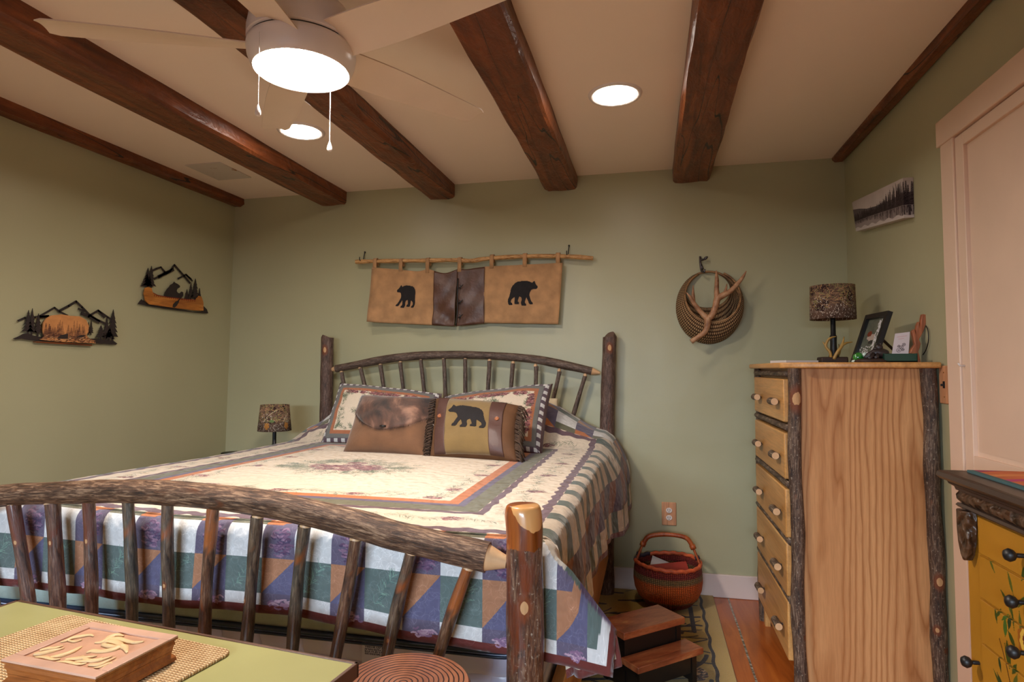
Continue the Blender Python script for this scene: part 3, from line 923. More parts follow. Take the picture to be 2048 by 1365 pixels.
# centre medallion
for k in range(110):
    a = r7.uniform(0, 6.28); q = r7.uniform(.55, 1)
    Q.bough(-1.15+.26*q*math.cos(a), 2.20+.15*q*math.sin(a), a+r7.uniform(-.5, .5), .09, r7.randint(0, 10**6))
for k in range(26):
    a = r7.uniform(0, 6.28); q = math.sqrt(r7.random())
    Q.cone(-1.15+.15*q*math.cos(a), 2.20+.085*q*math.sin(a), .04, .026, r7.randint(0, 10**6), n=40)
# stitched loops
rs = random.Random(31)
def stitch(x0, y0, r_, a0, a1, k=1.16):
    n = max(6, int(abs(a1-a0)*r_*Q.ppm*1.4)); a = np.linspace(a0, a1, n)
    xi = ((x0+r_*np.cos(a)-Q.x0)*Q.ppm).astype(int); yi = ((y0+r_*np.sin(a)-Q.y0)*Q.ppm).astype(int)
    ok = (xi >= 0) & (xi < Q.w) & (yi >= 0) & (yi < Q.h)
    xi, yi = xi[ok], yi[ok]
    Q.a[yi, xi] = np.clip(Q.a[yi, xi]*k+.02, 0, 1)
for k in range(2600):
    sx_ = rs.uniform(Q.x0, Q.x1); sy_ = rs.uniform(Q.y0+.02, QY0+.04)
    a0 = rs.uniform(0, 6.28); stitch(sx_, sy_, rs.uniform(.008, .017), a0, a0+rs.uniform(2.0, 4.6))
Q.grain(.10, 220, 5)
def quilt_bump(t):
    v = t.coords('Object')
    nn = t.node('ShaderNodeTexNoise'); nn.inputs['Scale'].default_value = 22; t.link(v, nn.inputs['Vector'])
    vd = t.node('ShaderNodeVectorMath', operation='MULTIPLY_ADD'); t.link(nn.outputs['Color'], vd.inputs[0]); vd.inputs[1].default_value = (.035, .035, .035); t.link(v, vd.inputs[2])
    vo = t.voro(vd.outputs[0], 38, 'SMOOTH_F1')
    s_ = t.math('SUBTRACT', 1.0, vo)
    big = t.noise(v, 7, 2, .5)
    b = t.bump(s_, .75, .008)
    t.bump(big, .22, .02, prev=b)
M['quilt'] = painted('quilt_patchwork', Q.image('quilt'), .85, .2, quilt_bump, .25)
def smooth01(t): t = max(0, min(1, t)); return t*t*(3-2*t)
def hump(x, y):
    """sleeping pillows under the quilt at the head"""
    e = smooth01((y-2.98)/.30)
    sx = smooth01((QX1+.03-x)/.40) * smooth01((x-QX0+.05)/.30)
    base = .055*smooth01((y-2.95)/.3)
    return base+.165*e*sx
def top_z(x, y):
    b = .010*math.sin((x+1.9)*2.1)*math.sin((y-1.4)*1.6)
    b += .018*smooth01((-1.2-x)/.6)*smooth01((2.6-y)/1.0)
    return ZT+b+hump(x, y)
RC = .035
def quilt_point(u, v):
    """cloth coordinates in metres to the room"""
    ox = max(0, u-QX1); oxl = max(0, QX0-u); oy = max(0, QY0-v)
    xc = min(max(u, QX0), QX1); yc = max(v, QY0)
    z = top_z(xc, yc)
    def drop(d):
        # rounds over the edge, then falls: returns (outward, down)
        arc = RC*math.pi/2
        if d < arc: a = d/RC; return RC*math.sin(a), RC*(1-math.cos(a))
        return RC, RC+(d-arc)
    s = 1 if ox > 0 else -1
    o = ox if ox > 0 else oxl
    flare_h = smooth01((yc-2.3)/1.0)
    if o > 0 and oy == 0:
        out, dn = drop(o)
        sd = (o-.03) if o > .03 else 0
        ripple = .012*math.sin(yc*11+.6)*min(1, sd*6)+.006*math.sin(yc*27)*min(1, sd*5)
        fl = flare_h*(.085*math.sin(min(1, sd/.22)*math.pi*.62))
        x = xc+s*(out+sd*.10+ripple+fl)
        near = smooth01((1.75-yc)/.35)
        return (x, yc+0.0, z-dn*(1.0+.30*flare_h*smooth01(o/.3)))
    if oy > 0 and o == 0:
        out, dn = drop(oy)
        sd = max(0, oy-.03)
        ripple = .007*math.sin(u*10.5+1.2)*min(1, sd*6)+.003*math.sin(u*31)*min(1, sd*5)
        hem = (.006*math.sin(u*4.2+2.0)+.034*smooth01((u+1.1)/.9)-.012)*smooth01(sd/.2)
        return (u, yc-out+RC*.35-ripple-sd*.02, z-dn-hem)
    if oy > 0 and o > 0:
        # the loose corner folds on its diagonal
        out, dn = drop(max(oy, o))
        k = .62
        if o <= oy:
            outy = drop(oy)[0]
            x = xc+s*(min(o, RC)*.5+o*k*smooth01(o/.1)); y = QY0-outy+RC*.35-.004-max(0, oy-.03)*.04
            return (x, y, z-drop(oy)[1]-.022*smooth01(oy/.2)-.03*(o/.33)*smooth01(oy/.2))
        x = xc+s*(out*(1-oy/o)+oy/o*(min(o, RC)*.5+o*k*smooth01(o/.1))+(o-oy)*.12)
        y = QY0-drop(oy)[0]+RC*.35+.02*(1-oy/o)
        return (x, y, z-drop(o)[1]*(1-.22*oy/o))
    return (u, v, z)
nu, nv = 210, 200
def qf(i, j):
    return quilt_point(Q.x0+(Q.x1-Q.x0)*i, Q.y0+(QV1-Q.y0)*j)
qm = MB().grid(qf, nu, nv)
quilt = qm.build('quilt', M['quilt'], smooth=True, solid=.007)
tag(quilt, 'patchwork pinecone quilt with orange stripes and maroon binding spread over the bed', 'quilt')

# ================================================================== pillows
def pillow_mesh(p00, p10, p01, p11, T, n=26, pinch=.06, edge=.0, seed=0, puff=.5, wr=.004):
    """p00 bottom left, p10 bottom right, p01 top left, p11 top right, seen from the front"""
    p00, p10, p01, p11 = [np.array(p, float) for p in (p00, p10, p01, p11)]
    nrm = np.cross(p10-p00, p01-p00); nrm /= np.linalg.norm(nrm)      # towards the viewer
    W = np.linalg.norm(p10-p00); H = np.linalg.norm(p01-p00)
    rg = random.Random(seed); ph = [rg.uniform(0, 6) for _ in range(6)]
    def base(a, b):
        # sides curve inwards a little between the ears
        s = a*2-1; t = b*2-1
        s2 = s*(1-pinch*(1-t*t)*abs(s)); t2 = t*(1-pinch*(1-s*s)*abs(t))
        a2 = (s2+1)/2; b2 = (t2+1)/2
        return p00*(1-a2)*(1-b2)+p10*a2*(1-b2)+p01*(1-a2)*b2+p11*a2*b2
    def th(a, b):
        s = abs(a*2-1); t = abs(b*2-1)
        e = max(0, 1-s**2.6)**puff*max(0, 1-t**2.6)**puff
        w = wr*(math.sin(a*17+ph[0]+b*5)*math.sin(b*13+ph[1])+.6*math.sin(a*9-b*21+ph[2]))*e
        return e*T/2+w
    def front(a, b): return base(a, b)+nrm*th(a, b)
    def back(a, b): return base(1-a, b)-nrm*th(1-a, b)
    return front, back, nrm, base
def make_pillow(name, label, cat, corners, T, mat, uvrect=None, back_mat=None, seed=0, loc=None, group=None, **k):
    front, back, nrm, base = pillow_mesh(*corners, T, seed=seed, **k)
    c = np.mean(np.array(corners), 0)
    t = thing(name, label, cat, (c[0], c[1], min(p[2] for p in corners)), group)
    m = MB(); n = 30
    m.grid(front, n, n); m.grid(back, n, n)
    for i in range(len(m.uv)//2, len(m.uv)): m.uv[i] = [(1-a, b) for a, b in m.uv[i]]
    m.build('cover', mat, t, smooth=True, weld=True)
    return t, front, nrm, base
# pillow shams
SW, SH = .66, .44
Sc = Cloth(0, 0, SW, SH, 1100)
Sc.fill(Sc.X > -1, cream)
ds = np.minimum(np.minimum(Sc.X, SW-Sc.X), np.minimum(Sc.Y, SH-Sc.Y))
al = np.where(np.minimum(Sc.X, SW-Sc.X) < np.minimum(Sc.Y, SH-Sc.Y), Sc.Y+0*Sc.X, Sc.X+0*Sc.Y)
Sc.fill((ds < .078), lin((156, 100, 72)))
Sc.fill(ds < .056, lin((104, 104, 102)))
ck = np.mod(al, .044)/.044
Sc.fill((ds < .034), lin((88, 72, 82))); Sc.fill((ds < .034) & (ck < .5), white)
Sc.fill((ds < .034) & (ds > .030), lin((84, 78, 84)))
Sc.fill(ds < .012, lin((78, 42, 42)))
r8 = random.Random(2)
for k in range(64):
    sd = k % 4; t = r8.random()
    x, y = [(.10+.46*t, .095), (.10+.46*t, SH-.095), (.097, .10+.24*t), (SW-.097, .10+.24*t)][sd]
    Sc.bough(x, y, r8.uniform(0, 3), .055, k)
    if k % 2: Sc.cone(x, y+.005, .017, .012, k, n=26)
for k in range(90):
    a = r8.uniform(0, 6.28); Sc.bough(SW/2+.13*math.cos(a)*r8.random(), SH/2+.06*math.sin(a), a, .07, 300+k)
for k in range(8): Sc.cone(SW/2+r8.uniform(-.05, .05), SH/2+r8.uniform(-.03, .03), .03, .022, 400+k)
Sc.grain(.08, 160, 8)
M['sham'] = painted('sham_print', Sc.image('sham'), .85, .2, lambda t: t.bump(t.noise(t.coords('Object'), 60, 4), .5, .006), .2)
sh1 = [spot(640, 890, y=2.95), spot(885, 912, y=2.90), spot(680, 766, y=3.15), spot(884, 788, y=3.12)]
sh2 = [spot(884, 915, y=2.86), spot(1084, 914, y=2.78), spot(886, 795, y=3.10), spot(1106, 768, y=3.13)]
make_pillow('pillow_sham', 'patterned pillow sham with checked border leaning on the headboard, behind the brown fur pillow', 'pillow', sh1, .16, M['sham'], seed=1, pinch=.03, puff=.42)
make_pillow('pillow_sham', 'patterned pillow sham with checked border, behind the pillow with the black bear', 'pillow', sh2, .16, M['sham'], seed=2, pinch=.03, puff=.42)
M['ivory_cotton'] = plain('ivory_cotton', (216, 202, 172), .9, .04)
for ppx, lab in (((1000, 1120), 'plain cream sleeping pillow peeking out behind the right-hand sham'),):
    q = [spot(ppx[0], 872, y=3.33), spot(ppx[1]+8, 872, y=3.33), spot(ppx[0], 790, y=3.37), spot(ppx[1]-4, 797, y=3.37)]
    make_pillow('sleeping_pillow', lab, 'pillow', q, .07, M['ivory_cotton'], seed=5)
# throw pillows
M['suede'] = plain('brown_suede', (104, 70, 44), .85, .18, 14, .35, 60, sheen=.3)
M['suede_tan'] = plain('olive_suede', (120, 96, 54), .85, .08, 16, .3, 80, sheen=.3)
M['leather'] = plain('dark_leather', (80, 54, 48), .5, .12, 18, .4, 60)
M['fringe'] = plain('fringe_suede', (70, 50, 36), .8, .3, 60)
M['suede_dark'] = plain('dark_suede', (92, 60, 34), .8, .2, 12, .4, 50)
tp1 = [spot(684, 908, y=2.60), spot(853, 916, y=2.56), spot(722, 792, y=2.78), spot(882, 799, y=2.78)]
t1, f1, n1, b1 = make_pillow('fur_pillow', 'brown suede throw pillow with a dark fur flap, left of the bear pillow', 'pillow', tp1, .15, M['suede'], seed=3, pinch=.07, puff=.5)
def fur_mat():
    t = NT('fur')
    v = t.coords('Object', (1, 1, .6))
    n = t.noise(v, 7.5, 4, .6, .6)
    c = t.ramp(n, [(0.36, lin((34, 22, 20))), (0.5, lin((84, 56, 44))), (0.64, lin((150, 112, 92)))])
    return t.set(c, .6, .4, None, None, .4)
M['fur'] = fur_mat()
fm = MB()
def flap_b(a):      # lower outline of the flap
    return .30+.72*((a-.5)*2)**2*.62 if True else 0
def flap_pt(i, j, off=.012):
    a = .035+.95*i; lowb = min(.93, .30+.36*abs((a-.52)*2)**2.2)
    b = lowb+(.985-lowb)*j
    return f1(a, b)+n1*(off*min(1, 6*min(j+.06, 1.02-j, i+.05, 1.05-i))+.002)
fm.grid(flap_pt, 30, 16)
rf = random.Random(11)
fur = fm.build('fur_flap', M['fur'], t1, smooth=True, solid=.004)
hm = MB()
for k in range(5200):
    i, j = rf.random(), rf.random()**1.15
    p = flap_pt(i, j); q = flap_pt(i, max(0, j-.05)); dwn = (q-p); dwn /= (np.linalg.norm(dwn)+1e-9)
    sd = np.cross(dwn, n1); dirn = dwn+sd*rf.uniform(-.45, .45)+n1*rf.uniform(.1, .45); dirn /= np.linalg.norm(dirn)
    L = rf.uniform(.012, .022); w = .0007
    hm.add([p-sd*w, p+sd*w, p+dirn*L-n1*.002], [(0, 1, 2)])
ho = hm.build('fur_hair', M['fur'], fur); ho['kind'] = 'stuff'
cl = f1(.52, .33)+n1*.016
MB().tube([cl+np.array([-.014, -.002, 0]), cl+np.array([0, -.007, 0]), cl+np.array([.014, -.002, 0])], [.004, .006, .004], 8).build('clasp', M['black'], t1, smooth=True)
tp2 = [spot(858, 918, y=2.55), spot(1038, 926, y=2.50), spot(870, 797, y=2.76), spot(1044, 812, y=2.72)]
t2, f2, n2, b2 = make_pillow('bear_pillow', 'brown and olive throw pillow with a black bear, two wooden buttons and fringe', 'pillow', tp2, .17, M['suede_dark'], seed=4, pinch=.05, puff=.5)
def patch(front, nrm, a0, a1, b0, b1_, off, name, mat, parent, label=None):
    m = MB().grid(lambda i, j: front(a0+(a1-a0)*i, b0+(b1_-b0)*j)+nrm*off, 14, 20)
    o = m.build(name, mat, parent, smooth=True, solid=.0015)
    if label: o['label'] = label
    return o
patch(f2, n2, .20, .74, .02, .98, .002, 'center_panel', M['suede_tan'], t2, 'olive suede panel')
patch(f2, n2, .08, .215, .02, .98, .0032, 'leather_strip', M['leather'], t2); patch(f2, n2, .715, .86, .02, .98, .0032, 'leather_strip', M['leather'], t2)
M['button_wood'] = plain('button_wood', (150, 86, 46), .4, .1)
for a in (.135, .80):
    c0 = f2(a, .56)+n2*.006
    e1 = np.cross(n2, (0, 0, 1.0)); e1 /= np.linalg.norm(e1); e2 = np.cross(e1, n2)
    m = MB(); m.lathe([(.0035, .002), (.0085, 0), (.0095, .003), (.0095, .0005), (.001, -.001)], (0, 0, 0), 20)
    m.v = [tuple(c0+e1*p[0]+e2*p[1]+n2*p[2]) for p in m.v]; m.build('button', M['button_wood'], t2, smooth=True)
BEAR = [(925, 598), (930, 590), (942, 582), (950, 570), (957, 561), (965, 566), (975, 572), (1000, 563), (1030, 561), (1062, 562), (1092, 565), (1112, 573), (1130, 588), (1141, 604), (1145, 628), (1149, 645), (1160, 668), (1158, 690), (1148, 698), (1122, 698), (1122, 690), (1136, 682), (1132, 668), (1118, 658), (1106, 653), (1103, 672), (1103, 690), (1094, 694), (1068, 693), (1068, 685), (1078, 676), (1072, 658), (1066, 650), (1050, 656), (1046, 668), (1052, 686), (1044, 702), (1010, 702), (1008, 694), (1022, 684), (1018, 668), (1012, 655), (1000, 668), (988, 688), (978, 694), (955, 694), (955, 687), (970, 676), (982, 658), (990, 640), (986, 624), (974, 610), (956, 606), (936, 607)]
BEAR = [((x-925)/235, (702-y)/141) for x, y in BEAR]
def draped_poly(poly, front, nrm, a0, a1, b0, b1_, off, th=.002):
    """polygon laid on a curved cloth: cut into strips"""
    import mathutils.geometry as mg
    m = MB(); n = 34
    bm_v = []
    # sample as small cells inside the outline
    P = np.array(poly)
    def inside(x, y):
        c = False; j = len(P)-1
        for i in range(len(P)):
            if (P[i][1] > y) != (P[j][1] > y) and x < (P[j][0]-P[i][0])*(y-P[i][1])/(P[j][1]-P[i][1]+1e-12)+P[i][0]: c = not c
            j = i
        return c
    NX, NY = 84, 52
    idx = {}; V = []; F = []
    def vid(i, j):
        if (i, j) not in idx:
            idx[(i, j)] = len(V); V.append(front(a0+(a1-a0)*i/NX, b0+(b1_-b0)*j/NY)+nrm*off)
        return idx[(i, j)]
    for i in range(NX):
        for j in range(NY):
            if inside((i+.5)/NX, (j+.5)/NY): F.append((vid(i, j), vid(i+1, j), vid(i+1, j+1), vid(i, j+1)))
    return m.add(V, F)
draped_poly(BEAR, f2, n2, .245, .69, .36, .74, .004).build('bear_applique', M['black_felt'], t2, solid=.0015)['label'] = 'black walking bear'
def fringe(front, nrm, a, sgn, parent, n=44):
    m = MB(); r = random.Random(int(a*10)+3)
    for k in range(n):
        b = .03+.94*k/(n-1)
        p = front(min(.985, max(.015, a)), b)
        e = (front(.9, .5)-front(.1, .5)); e /= np.linalg.norm(e); e = e*sgn
        dz = np.array([0, 0, -1.0])
        L = r.uniform(.036, .052)
        for q in range(2):
            o_ = nrm*r.uniform(-.004, .014)
            m.tube([p+o_, p+o_+e*L*.5+dz*L*.25+nrm*.006, p+o_+e*L*.85+dz*L*.8], [.0026, .0024, .0018], 5)
    return m.build('fringe', M['fringe'], parent, smooth=True)
fringe(f2, n2, 1.0, 1, t2); fringe(f1, n1, 1.0, 1, t1); fringe(f2, n2, 0.0, -1, t2, 22)
# ================================================================== left wall art
def wall_x(z): return -2.727+.0206*z
def left_wall_pts(pts, off=(0, 480), sc=4.452):
    out = []
    for a, b in pts:
        p = spot(off[0]+a/sc, off[1]+b/sc, x=-2.69)
        out.append((p[1], p[2]))
    return out
M['iron'] = plain('dark_brown_metal', (40, 30, 30), .55, .15)
EXL = (0, 1, 0); EZ = (0, 0, 1)
def flat(mb, poly, xo, th=.003): mb.prism(poly, (xo, 0, 0), (0, 1, 0), (0, 0, 1), th)
def ribbon(mb, pts, w, xo, th=.003):
    """thick line through points, as bevelled strips"""
    for (a, b) in zip(pts[:-1], pts[1:]):
        dx, dy = b[0]-a[0], b[1]-a[1]; L = math.hypot(dx, dy) or 1e-6
        nx, ny = -dy/L*w/2, dx/L*w/2; ex, ey = dx/L*w*.3, dy/L*w*.3
        flat(mb, [(a[0]+nx-ex, a[1]+ny-ey), (b[0]+nx+ex, b[1]+ny+ey), (b[0]-nx+ex, b[1]-ny+ey), (a[0]-nx-ex, a[1]-ny-ey)], xo, th)
def pine(mb, x, y0, y1, w, xo, seed=0, th=.003):
    r = random.Random(seed); n = 6; L = [(x, y1)]; R = []
    H = y1-y0; yb = y0+H*.16
    for k in range(n):
        t0 = 1-(k+.95)/n; ww = w/2*(k+1)/n*r.uniform(.85, 1.12)
        yk = yb+(y1-yb)*t0
        L.append((x-ww, yk-.02*H)); L.append((x-ww*.42, yk+.015*H))
        R.append((x+ww*r.uniform(.85, 1.1), yk-.02*H)); R.append((x+ww*.42, yk+.015*H))
    poly = L[:-1]+[(x-w*.06, yb), (x-w*.06, y0), (x+w*.06, y0), (x+w*.06, yb)]+R[:-1][::-1]
    flat(mb, poly, xo, th)
P_ = left_wall_pts
W0 = wall_x(1.45)
art = thing('metal_wall_art', 'black metal wall art of mountains and pine trees around a wooden bear', 'wall art', (W0, 2.37, 1.34))
base = MB()
flat(base, P_([(105, 880), (150, 862), (195, 838), (240, 832), (275, 850), (330, 862), (380, 868), (470, 880), (600, 900), (760, 880), (860, 880), (1000, 900), (1035, 925), (1020, 935), (940, 930), (820, 922), (600, 918), (400, 905), (260, 895), (180, 882), (125, 888)]), W0+.012)
base.build('ground_strip', M['iron'], art)
mt = MB()
for pl, w in (([(155, 720), (210, 695), (300, 690), (345, 680), (475, 605), (520, 640), (590, 675)], 13), ([(345, 685), (420, 680), (330, 690)], 16), ([(520, 632), (600, 590), (668, 550), (720, 600), (790, 672), (850, 710), (930, 748)], 17), ([(720, 655), (780, 680), (870, 730)], 26), ([(690, 615), (740, 635)], 14), ([(800, 668), (865, 630), (950, 690), (1000, 720)], 15), ([(865, 632), (920, 690)], 16)):
    ribbon(mt, P_(pl), w/4.452/1225*3.4, W0+.012)
mt.build('mountain_outline', M['iron'], art)
def px_pine(mb, cx, base_y, top_y, w, seed):
    a = P_([(cx, base_y), (cx, top_y), (cx-w/2, base_y), (cx+w/2, base_y)])
    pine(mb, a[0][0], a[0][1], a[1][1], (a[3][0]-a[2][0]), W0+.013, seed)
for i, (cx, by, ty, w) in enumerate(((235, 850, 625, 100), (268, 860, 610, 90), (325, 860, 655, 85), (775, 850, 730, 40), (798, 850, 715, 46), (885, 890, 760, 90), (935, 900, 690, 90), (990, 905, 620, 130), (960, 900, 780, 120))):
    m = MB(); px_pine(m, cx, by, ty, w, i); m.build('pine_tree', M['iron'], art)
bc = Cloth(0, 0, .30, .20, 1500)
bc.a[:] = (np.array(lin((196, 136, 84)))[None, None]*(.8+.4*fnoise(bc.h, bc.w, 6, 4)[:, :, None])).astype(np.float32)
rb = random.Random(4)
for k in range(26):
    x = rb.uniform(.0, .3); h = rb.uniform(.07, .14)
    for q in range(26):
        yy = .03+h*q/26; wq = .016*(1-q/26)*rb.uniform(.7, 1.1)
        bc.stroke(x-wq, yy-.003, x+wq, yy, .0018, lin(rb.choice([(92, 58, 46), (66, 42, 36), (120, 80, 60)])))
for k in range(260):
    x = rb.uniform(0, .3); y = rb.uniform(0, .045); bc.stroke(x, y, x+.01, y+.003, .003, lin(rb.choice([(84, 52, 40), (60, 38, 32), (150, 108, 80), (190, 150, 110)])))
bearp = P_([(362, 870), (355, 800), (360, 740), (385, 700), (430, 675), (520, 665), (600, 678), (680, 682), (740, 715), (765, 770), (760, 820), (740, 850), (765, 875), (820, 900), (825, 922), (700, 918), (560, 912), (400, 900), (330, 888)])
y0_, z0_ = min(p[0] for p in bearp), min(p[1] for p in bearp); yw, zw = max(p[0] for p in bearp)-y0_, max(p[1] for p in bearp)-z0_
m = MB(); flat(m, bearp, W0+.020, .006)
m.uv = [[((a-y0_)/yw, (b-z0_)/zw) for a, b in f] for f in m.uv]
bo = m.build('bear_panel', painted('bear_panel_print', bc.image('bear_panel'), .5), art); bo['label'] = 'wooden bear shape printed with pine forest'
m = MB(); flat(m, P_([(470, 880), (510, 850), (575, 835), (572, 882)]), W0+.0275, .001); m.build('leg_gap', M['iron'], bo)
m = MB(); flat(m, P_([(640, 872), (690, 848), (735, 852), (700, 868)]), W0+.0275, .001)
m.build('leg_gap', M['iron'], bo)
m = MB(); flat(m, P_([(300, 905), (800, 930), (800, 945), (300, 915)]), W0+.004, .016); m.build('ledge', M['beam'], art)
# bear in a canoe
W1 = wall_x(1.68)
canoe = thing('canoe_wall_art', 'metal wall art of a black bear paddling an orange wooden canoe under mountains', 'wall art', (W1, 3.0, 1.57))
cb_ = MB()
flat(cb_, P_([(1215, 570), (1245, 530), (1290, 560), (1400, 585), (1550, 610), (1700, 640), (1785, 640), (1800, 590), (1830, 620), (1842, 655), (1790, 655), (1650, 640), (1450, 615), (1300, 590)]), W1+.010)
cb_.build('ground_strip', M['iron'], canoe)
m = MB()
for pl, w in (([(1345, 275), (1380, 258), (1420, 245), (1455, 285), (1440, 310)], 14), ([(1365, 345), (1430, 315), (1500, 280), (1542, 225), (1590, 280), (1630, 325), (1680, 385)], 15), ([(1400, 330), (1470, 295), (1530, 265)], 26), ([(1575, 345), (1645, 310), (1700, 365)], 13), ([(1645, 312), (1690, 350)], 12)):
    ribbon(m, P_(pl), w/4.452/1225*3.9, W1+.010)
m.build('mountain_outline', M['iron'], canoe)
for i, (cx, by, ty, w) in enumerate(((1300, 440, 250, 100), (1330, 440, 232, 90), (1290, 440, 300, 110), (1650, 545, 440, 50), (1685, 545, 380, 60), (1723, 545, 345, 80), (1762, 540, 430, 40))):
    a = P_([(cx, by), (cx, ty), (cx-w/2, by), (cx+w/2, by)]); m = MB()
    pine(m, a[0][0], a[0][1], a[1][1], a[3][0]-a[2][0], W1+.011, i); m.build('pine_tree', M['iron'], canoe)
m = MB(); flat(m, P_([(1447, 505), (1452, 470), (1470, 440), (1492, 418), (1500, 402), (1522, 392), (1534, 374), (1545, 385), (1562, 392), (1586, 410), (1584, 424), (1562, 436), (1556, 455), (1566, 472), (1584, 478), (1600, 462), (1615, 468), (1614, 500), (1600, 520), (1540, 525), (1470, 515)]), W1+.013)
m.build('bear_silhouette', M['iron'], canoe)
M['canoe_wood'] = wood('canoe_wood', (150, 84, 30), (192, 120, 48), (212, 146, 72), 'Y', 3, .4)
m = MB(); flat(m, P_([(1262, 430), (1290, 420), (1320, 430), (1332, 470), (1370, 490), (1460, 508), (1560, 520), (1650, 530), (1715, 535), (1745, 500), (1768, 508), (1785, 560), (1785, 632), (1700, 630), (1550, 610), (1400, 590), (1300, 575), (1265, 540), (1255, 480)]), W1+.018, .006)
cn = m.build('canoe', M['canoe_wood'], canoe)
M['red_trim'] = plain('red_trim', (120, 36, 20), .5)
m = MB(); ribbon(m, P_([(1335, 474), (1372, 494), (1460, 511), (1560, 522), (1650, 533), (1712, 537)]), .004, W1+.0245, .001)
rim_pts = P_([(1345+k*19, 484+(k*2.9 if k < 8 else 23+(k-8)*2.6)) for k in range(20)])
for a, b in rim_pts: ribbon(m, [(a, b-.004), (a, b-.012)], .003, W1+.0245, .001)
m.build('gunwale', M['red_trim'], cn)
m = MB(); flat(m, P_([(1508, 600), (1512, 575), (1535, 550), (1560, 540), (1562, 555), (1545, 585), (1525, 605)]), W1+.0245, .002); ribbon(m, P_([(1555, 548), (1600, 490)]), .006, W1+.0245, .002)
m.build('paddle', M['iron'], canoe)

# ================================================================== valance over the bed
YV = 3.462
def vp(a, b, y=YV): return spot(680+a/3.793, 470+b/3.793, y=y)
M['rod'] = bark('peeled_rod', (110, 70, 34), (196, 148, 92), (216, 172, 118), peel=(92, 50, 34), peel_amt=.70, rough=.5, ridge=.3)
S = spline([vp(a, b, 3.474) for a, b in ((120, 205), (300, 200), (600, 196), (850, 192), (1000, 197), (1120, 180), (1400, 163), (1700, 163), (1920, 178))], 6)
rod = MB().tube(S, [.0125+.001*math.sin(i) for i in range(len(S))], 16, wob=.07, seed=3).build('valance_rod', M['rod'], smooth=True, angle=60)
tag(rod, 'peeled natural stick rod holding the leather valance on the back wall', 'rod')
val = thing('valance', 'tan suede and brown leather valance with two black bears hanging over the headboard', 'valance', (-1.1, YV, 1.49))
M['tan_suede'] = plain('tan_suede', (172, 130, 88), .8, .22, 14, .4, 40, sheen=.2)
M['brown_leather'] = plain('brown_leather', (84, 54, 40), .42, .25, 14, 1.0, 18)
def panel(tl, top, tr, bl, br, name, mat, seed, amp=.014, n=26):
    TL, TR, BL, BR = vp(*tl), vp(*tr), vp(*bl), vp(*br)
    T = [vp(*p) for p in top] if top else None
    ts = spline([TL]+(T or [])+[TR], 8)
    lea = mat is M['brown_leather']
    def f(i, j):
        k = i*(len(ts)-1); a = int(min(k, len(ts)-2)); tp = ts[a]*(1-(k-a))+ts[a+1]*(k-a)
        bt = BL*(1-i)+BR*i
        p = bt*(1-j)+tp*j
        w = math.sin(i*9+seed+j*1.5)*.5+math.sin(i*17-j*3+seed*2)*.3+math.sin(i*4+j*6+seed)*.3
        if lea: w = math.sin(i*4+j*9+seed)*.5+math.sin(i*7-j*12+seed*2)*.4+math.sin(j*17+i*3)*.25
        return p+np.array([0, -amp*(.3+.9*(1-j))*w-.004, 0])
    m = MB().grid(f, n, n)
    return m.build(name, mat, val, smooth=True, solid=.003), f
pl_, fl = panel((245, 248), [(420, 262), (520, 272), (600, 278), (660, 262)], (722, 275), (215, 662), (708, 686), 'suede_panel', M['tan_suede'], 1, .016)
pr_, frr = panel((1092, 242), [(1300, 232), (1500, 222)], (1690, 214), (1092, 668), (1657, 678), 'suede_panel', M['tan_suede'], 4, .012)
panel((715, 275), [(780, 290), (830, 285)], (893, 262), (704, 686), (868, 694), 'leather_panel', M['brown_leather'], 7, .010)
panel((893, 255), [(960, 262), (1030, 252)], (1098, 244), (884, 694), (1094, 672), 'leather_panel', M['brown_leather'], 3, .007)
def bear_on(f, a0, a1, b0, b1_, flip, parent):
    poly = [(1-x, y) for x, y in BEAR] if flip else BEAR
    nn = np.array([0, -1.0, 0])
    draped_poly(poly, f, nn, a0, a1, b0, b1_, .0035).build('bear_applique', M['black_felt'], parent, solid=.0012)
bear_on(fl, .30, .67, .30, .72, False, pl_)
bear_on(frr, .32, .69, .30, .72, True, pr_)
for k, (a, b, yb) in enumerate(((272, 175, 250), (468, 178, 262), (670, 172, 275), (912, 168, 265), (1155, 148, 240), (1405, 138, 228), (1655, 134, 218))):
    c = vp(a, b+22, 3.474); bt = vp(a, yb+16, YV-.004)[2]; w = .024; R = .0155
    m = MB()
    ring_ = [(3.474+R, c[2]-.03)]+[(3.474+R*math.cos(t), c[2]+R*math.sin(t)) for t in [math.pi*q/10 for q in range(11)]]+[(3.474-R, c[2]-.02), (YV-.006, bt)]
    m.grid(lambda i, j: (c[0]-w/2+w*i+(0), ring_[int(round(j*(len(ring_)-1)))][0], ring_[int(round(j*(len(ring_)-1)))][1]), 2, len(ring_)-1)
    m.build('hanging_tab', M['tan_suede'], val, smooth=True, solid=.002)
cord = MB()
S = spline([vp(895, 330, YV-.02), vp(890, 450, YV-.022), vp(892, 560, YV-.02), vp(878, 690, YV-.022)], 6)
cord.tube(S, .0035, 8); cord.build('lacing_cord', M['black'], val, smooth=True)
for (a, b) in ((915, 395), (912, 510), (912, 620)):
    p = vp(a, b, YV-.03)
    MB().tube([p+np.array([-.014, 0, -.010]), p, p+np.array([.016, -.002, .012])], [.002, .0045, .002], 8).build('toggle', M['black'], val, smooth=True)
    MB().tube([p+np.array([-.006, 0, .012]), p+np.array([.004, -.003, 0]), p+np.array([-.004, 0, -.014])], .0022, 6).build('toggle_loop', M['black'], val, smooth=True)
